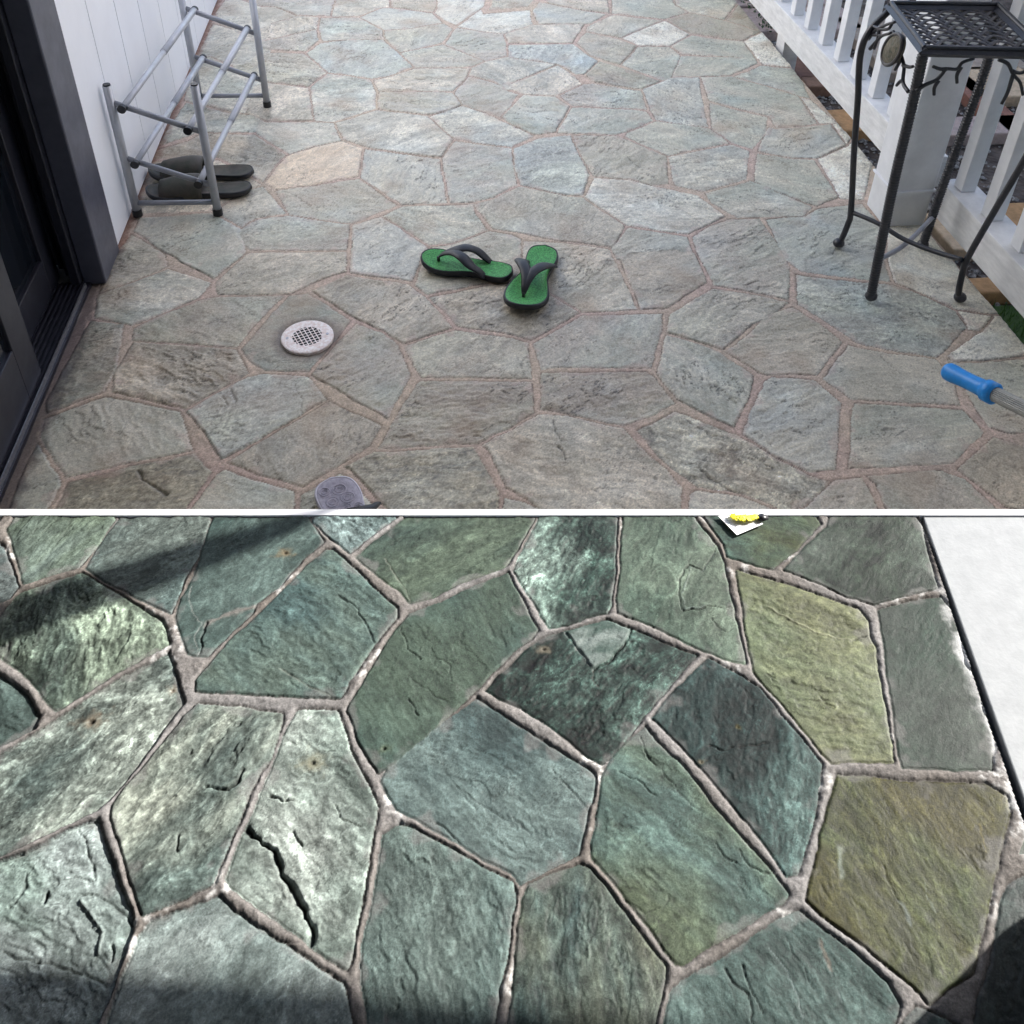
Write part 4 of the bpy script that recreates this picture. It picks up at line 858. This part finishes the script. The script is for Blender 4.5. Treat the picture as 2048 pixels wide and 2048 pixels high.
for px in ([(1832,182),(1850,170),(1872,160),(1884,148),(1893,138),(1914,138),(1925,125),(1948,117)], [(1893,138),(1880,138),(1866,133)], [(1877,161),(1869,175),(1868,190)], [(1922,134),(1914,150),(1914,166)],
           [(1998,119),(2016,128),(2026,148),(2040,165),(2046,190)], [(2024,142),(2040,146),(2056,140)], [(2026,150),(2015,185),(2003,208)]):
    P, r_ = twig(px, y=1.792); m.tube(P, r_, 8, up=(0, 1, 0))
m.build('twig_bracket', iron, PS, smooth=True)
m = MB()
for px in ([(1817,184),(1806,165),(1808,135),(1803,112),(1796,85),(1786,62)], [(1806,160),(1800,163),(1793,171)], [(1806,130),(1818,134),(1826,133)], [(1803,115),(1797,128),(1790,140)],
           [(1737,78),(1750,62),(1772,50),(1790,44)], [(1740,98),(1752,84),(1764,72),(1782,66)], [(1735,70),(1750,70),(1765,72)], [(1758,60),(1756,76),(1748,98)], [(1746,52),(1760,58),(1776,58),(1784,48)]):
    P, r_ = twig(px, x=1.078); m.tube(P, r_, 8, up=(1, 0, 0))
m.build('twig_bracket', iron, PS, smooth=True)
ell = []
th = math.radians(68)
for k in range(28):
    q = 2*math.pi*k/28; ex = 33*math.cos(q); ey = 17*math.sin(q)
    ell.append(onX(1787+ex*math.cos(-th)-ey*math.sin(-th), 99+ex*math.sin(-th)+ey*math.cos(-th), 1.066))
m = MB(); V = [tuple(p+np.array([dx, 0, 0])) for dx in (.006, -.004) for p in ell]; V += [tuple(np.mean(ell, axis=0)+np.array([-.010, 0, 0]))]
m.add(V, [(k, (k+1) % 28, 28+(k+1) % 28, 28+k) for k in range(28)] + [(28+k, 28+(k+1) % 28, 56) for k in range(28)] + [tuple(range(28))])
md = m.build('medallion', mat('carved_medallion', (.16, .13, .085), .5, c2=(.07, .075, .05), nscale=90, bump=.004, bscale=150), PS, smooth=False)
m = MB(); m.tube([tuple(p+np.array([-.003, 0, 0])) for p in ell+[ell[0]]], .0045, 8, up=(1, 0, 0), caps=False); q = m.build('medallion_rim', iron_b, None, smooth=True); q.parent = md; q.matrix_parent_inverse = Matrix.Translation((-1.24, -1.91, 0))

# ------------------------------------------------------------------ porch railing
PR = empty('porch_railing', (1.42, 2.19, 0), 'white wooden porch railing with square balusters and a stout post', 'railing')
for y in (2.19, 4.55):
    m = MB(); m.box((1.292, y-.060, .001), (1.408, y+.060, 1.06)); m.box((1.286, y-.066, .11), (1.414, y+.066, .118)); po = m.build('post', white, PR, bevel=.004)
for y0_, y1_ in ((1.53, 2.13), (2.25, 4.49), (4.61, 7)):
    m = MB(); m.box((1.412 if y0_ < 2 else 1.418, y0_, .050), (1.50, y1_, .150)); m.build('bottom_rail', white_rail, PR, bevel=.003)
    m = MB(); m.box((1.41, y0_, .90), (1.51, y1_, .945)); m.build('top_rail', white_rail, PR, bevel=.003)
yb = [1.792+.1425*i for i in range(-1, 36)]
bal = None
for y in yb:
    if abs(y-2.19) < .085 or abs(y-4.55) < .085: continue
    if bal is None:
        m = MB(); m.box((1.437, -.020, .1503), (1.477, .020, .8995)); bal = m.build('baluster', white, None, bevel=.002)
        bal.parent = PR; bal.location = (-1.42, y-2.19, 0)
    else:
        c = bal.copy(); col.objects.link(c); c.parent = PR; c.location = (-1.42, y-2.19, 0)
for y in (1.56, 3.4):      # stub legs that carry the rail
    m = MB(); m.box((1.43, y-.04, -.159), (1.49, y+.04, .0497)); m.build('support_block', white_rail, PR)

# ------------------------------------------------------------------ what lies beyond the railing
def paver(px, py, dx, dy, c, label, ang=0, h=.05):
    p = G(px, py, -.15); mm = mat('paver_stone', c, .85, noise=.3, nscale=40, bump=.002)
    m = MB(); ca, sa = math.cos(ang), math.sin(ang)
    m.prism([(p[0]+x*ca-y*sa, p[1]+x*sa+y*ca) for x, y in ((-dx, -dy), (dx, -dy), (dx, dy), (-dx, dy))], -.159, -.16+h)
    tag(m.build('paver', mm, bevel=.006), label, 'paver', 'pavers beyond the patio edge')
OR, TN, PK, RD = (.60, .34, .15), (.66, .50, .33), (.55, .43, .38), (.20, .10, .07)
paver(1708, 258, .20, .085, OR, 'orange tan paver beside the post, nearer the far side of it')
paver(1900, 482, .05, .10, TN, 'long tan paver lying in the gap right of the post foot')
paver(2000, 590, .12, .035, OR, 'orange brick edge bordering the green lawn')
paver(1610, 140, .09, .16, RD, 'dark red brown paver in the gap along the railing')
paver(1648, 180, .09, .05, (.30, .17, .11), 'reddish paver in the gap, just past the dark brown one')
paver(1530, 55, .40, .14, PK, 'pinkish paver at the far end of the gap')
paver(1500, 12, .40, .10, PK, 'pinkish paver, the farthest along the patio edge')
paver(1990, 180, .16, .14, TN, 'tan paver seen between balusters behind the plant stand')
paver(1975, 268, .22, .07, PK, 'pink paver seen between the balusters at the right')
paver(1960, 215, .05, .28, (.30,.14,.10), 'red brown paver seen beyond the plant stand')
paver(2022, 455, .16, .08, OR, 'orange paver between gravel and lawn at the right')
paver(1850, 100, .3, .3, (.42, .34, .27), 'large tan paver behind the plant stand legs')
# gravel
rs = random.Random(3); m = MB()
for i in range(5200):
    x = 1.415 + rs.random()**1.3*1.2; y = 1.95 + rs.random()*2.9
    if rs.random() < .35: x = 1.415+rs.random()*.3
    s_ = .005 + .010*rs.random()**2; z = -.158 + s_*.5
    a = rs.random()*6.28; q = s_*(.6+.5*rs.random())
    V = [(x+s_*math.cos(a), y+s_*math.sin(a), z), (x-q*math.sin(a), y+q*math.cos(a), z), (x-s_*math.cos(a), y-s_*math.sin(a), z), (x+q*math.sin(a), y-q*math.cos(a), z), (x, y, z+s_*.6), (x, y, z-s_*.5)]
    m.add(V, [(0,1,4),(1,2,4),(2,3,4),(3,0,4),(1,0,5),(2,1,5),(3,2,5),(0,3,5)])
tag(m.build('gravel', mat('gravel_stone', (.48, .46, .43), .9, c2=(.07, .065, .06), nscale=60)), 'dark grey gravel under and beyond the railing', kind='stuff')
# lawn
m = MB(); m.prism([(1.50, .2), (4, .2), (4, 1.93), (1.50, 1.93)], -.159, -.140)
tag(m.build('lawn', mat('turf', (.06, .12, .025), .9, noise=.5, nscale=50)), 'patch of green lawn beyond the patio corner', kind='structure')
m = MB()
for i in range(9000):
    x = 1.50+rs.random()*.9; y = .9+rs.random()*1.03; h = .012+.018*rs.random(); a = rs.random()*6.28; w_ = .0016
    dx, dy = math.cos(a)*w_, math.sin(a)*w_; lx, ly = (rs.random()-.5)*.014, (rs.random()-.5)*.014
    m.add([(x-dx, y-dy, -.141), (x+dx, y+dy, -.141), (x+lx, y+ly, -.14+h)], [(0, 1, 2)])
tag(m.build('grass', mat('grass_blade', (.11, .22, .04), .7, c2=(.05, .12, .02), nscale=30)), 'short grass growing beside the patio corner', kind='stuff')
# small weeds in the gap at the far end
m = MB(); 
for cxp, cyp in ((1508, 20), (1522, 30), (1528, 45), (1495, 5), (1536, 60)):
    c = G(cxp, cyp, -.12)
    for i in range(60):
        a = rs.random()*6.28; r_ = rs.random()*.05; h = rs.random()*.06; s_ = .006+.006*rs.random()
        p = Vector((c[0]+r_*math.cos(a), c[1]+r_*math.sin(a), -.15+h)); u_ = Vector((rs.random()-.5, rs.random()-.5, rs.random()-.3)).normalized()*s_; v_ = u_.cross(Vector((rs.random()-.5, rs.random()-.5, 1))).normalized()*s_*.6
        m.add([p-u_, p+v_, p+u_, p-v_], [(0,1,2,3)])
tag(m.build('weeds', mat('weed_leaf', (.05, .09, .035), .7)), 'small leafy weeds in the gap at the far patio edge', kind='stuff')

# ------------------------------------------------------------------ leaflet and yellow bloom by the strip
def zt(px, py, z=0.0): p = G(px, py, ZT+z); return p
tl = [zt(1436, 1031.5, .006), zt(1474, 1070, .006), zt(1526, 1048, .006), zt(1516, 1031.5, .006)]
LF = empty('leaflet', tuple(tl[1]), 'small white printed leaflet under the yellow bloom', 'leaflet')
m = MB(); V = [tuple(p) for p in tl] + [tuple(p-np.array([0, 0, .0006])) for p in tl]
m.add(V, [(0,1,2,3), (7,6,5,4), (0,4,5,1), (1,5,6,2), (2,6,7,3), (3,7,4,0)]); m.build('sheet', paper, LF)
m = MB(); rs = random.Random(5)
for k in range(7):
    t_ = .12+.12*k; u = .10
    while u < .92:
        u2 = min(.93, u+.03+.06*rs.random())
        def q_(uu, vv): 
            a = tl[1]*(1-uu)+tl[2]*uu; b3 = tl[0]*(1-uu)+tl[3]*uu; return tuple(a*(1-vv)+b3*vv+np.array([0, 0, .0006]))
        m.add([q_(u, t_), q_(u2, t_), q_(u2, t_+.035), q_(u, t_+.035)], [(0,1,2,3)]); u = u2+.018
m.build('print', ink, LF)
yb0 = empty('yellow_bloom', tuple(zt(1490, 1034, .01)), 'fluffy bright yellow bloom lying on the white leaflet', 'flower')
m = MB()
for i in range(170):
    px = 1464+50*rs.random(); t_ = (px-1489)/25; py = 1031.3+(.5+.5*rs.random())*9.5*math.sqrt(max(0, 1-t_*t_))*rs.random()**.5
    p = Vector(zt(px, py, .009+.004*rs.random())); s_ = .0035+.003*rs.random(); a = rs.random()*6.28
    u_ = Vector((math.cos(a), math.sin(a), .4*(rs.random()-.3)))*s_; v_ = Vector((-math.sin(a), math.cos(a), .5*(rs.random()-.5)))*s_*.6
    m.add([p-u_, p+v_, p+u_+Vector((0,0,.001)), p-v_], [(0,1,2,3)])
m.build('petals', yellow, yb0)
m = MB(); pb = zt(1527, 1036, .006); m.tube([(pb[0]-.012, pb[1]+.001, ZT+.008), (pb[0]-.004, pb[1]-.002, ZT+.010), (pb[0]+.006, pb[1]-.001, ZT+.008)], [.004, .0075, .004], 12, .7)
tag(m.build('black_cap', black, smooth=True), 'small black plastic cap lying right of the yellow bloom', 'cap')

# ------------------------------------------------------------------ unseen things added to shade the scene
B1 = G(0, 1018, ZT) + np.array([0, .035, 0]); B2 = G(2048, 1018, ZT) + np.array([0, .035, 0])
XW = 3.6
q1 = B1 + S*(XW-B1[0])/S[0]; q2 = B2 + S*(XW-B2[0])/S[0]; sl = (q1[2]-q2[2])/(q1[1]-q2[1])
yy = lambda z: q2[1] + (z-q2[2])/sl
gw = empty('shade_wall', (XW, yy(-.16), -.16), 'unseen pale wall added to keep sun off the patio, its end sloped to fit', 'wall')  # added sun blocker, sloped so its shadow stops at the strip
m = MB(); prof = [(-3, -.16), (-3, 1.5), (yy(1.5), 1.5), (yy(3.5), 3.5), (10, 3.5), (10, -.16)]
m.add([(XW, a, b3) for a, b3 in prof] + [(XW+.18, a, b3) for a, b3 in prof], [tuple(range(6)), tuple(range(11, 5, -1))] + [(k, (k+1) % 6, 6+(k+1) % 6, 6+k) for k in range(6)])
m.build('wall_body', wall_m, gw)
E1 = G(0, 1896, ZT) + S*3.3; E2 = G(1400, 2050, ZT) + S*3.3; de = (E2-E1)/(E2[0]-E1[0])
pe = lambda x: E1[1] + de[1]*(x-E1[0])
rf = empty('shade_slab', (-.79, pe(-.79), 1.85), 'unseen wooden roof over the terrace', 'blocker')  # added slab, its edge placed to cast the lower terrace shadow
m = MB(); m.prism([(-.78, -3), (3.5, -3), (3.5, pe(3.5)), (1.45, pe(1.45)), (-.78, 2.25)], 1.85, 1.95); m.build('blocker_deck', wood, rf)
m = MB(); m.box((-.78, -3.1, -.159), (1.4, -3.0, 1.84)); m.build('blocker_screen', wood, rf)  # added screen that cuts ambient light from behind the camera
bA = G(-330, 1362, ZT) + S*3.0; bB = G(585, 1046, ZT) + S*3.0
bA[2] = bB[2] = ZT + S[2]*3.0
lp = empty('shadow_post', (bB[0], bB[1], -.16), 'unseen thin pole with one wooden arm, added to cast a shadow band', 'post')  # added pole and arm, set along the sun to cast the band
m = MB(); m.tube([tuple(bA), tuple(bA*.3+bB*.7), tuple(bB)], [.046, .036, .022], 8); m.build('arm', wood, lp)
m = MB(); m.box((bB[0]-.009, bB[1]-.009, -.158), (bB[0]+.009, bB[1]+.009, bB[2]+.012)); m.build('post', wood, lp)
T1 = G(1992, 1872, ZT) + S*.5; T2 = G(1850, 2018, ZT) + S*.5; dt = T2-T1; nn = np.array([-dt[1], dt[0]]); nn /= np.linalg.norm(nn); nn = nn if nn[0] > 0 else -nn
T0 = T1 - dt*.05; T3 = T2 + dt*2.2
m = MB(); m.prism([tuple(T0[:2]), tuple((T0[:2]+nn*.5)), tuple((T3[:2]+nn*.5)), tuple(T3[:2])], ZT+.001, T1[2])  # added box, top edge shaped to cast the corner shadow
tag(m.build('shadow_box', wood, bevel=.004), 'wooden planter box added unseen to cast the corner shadow', 'caster')
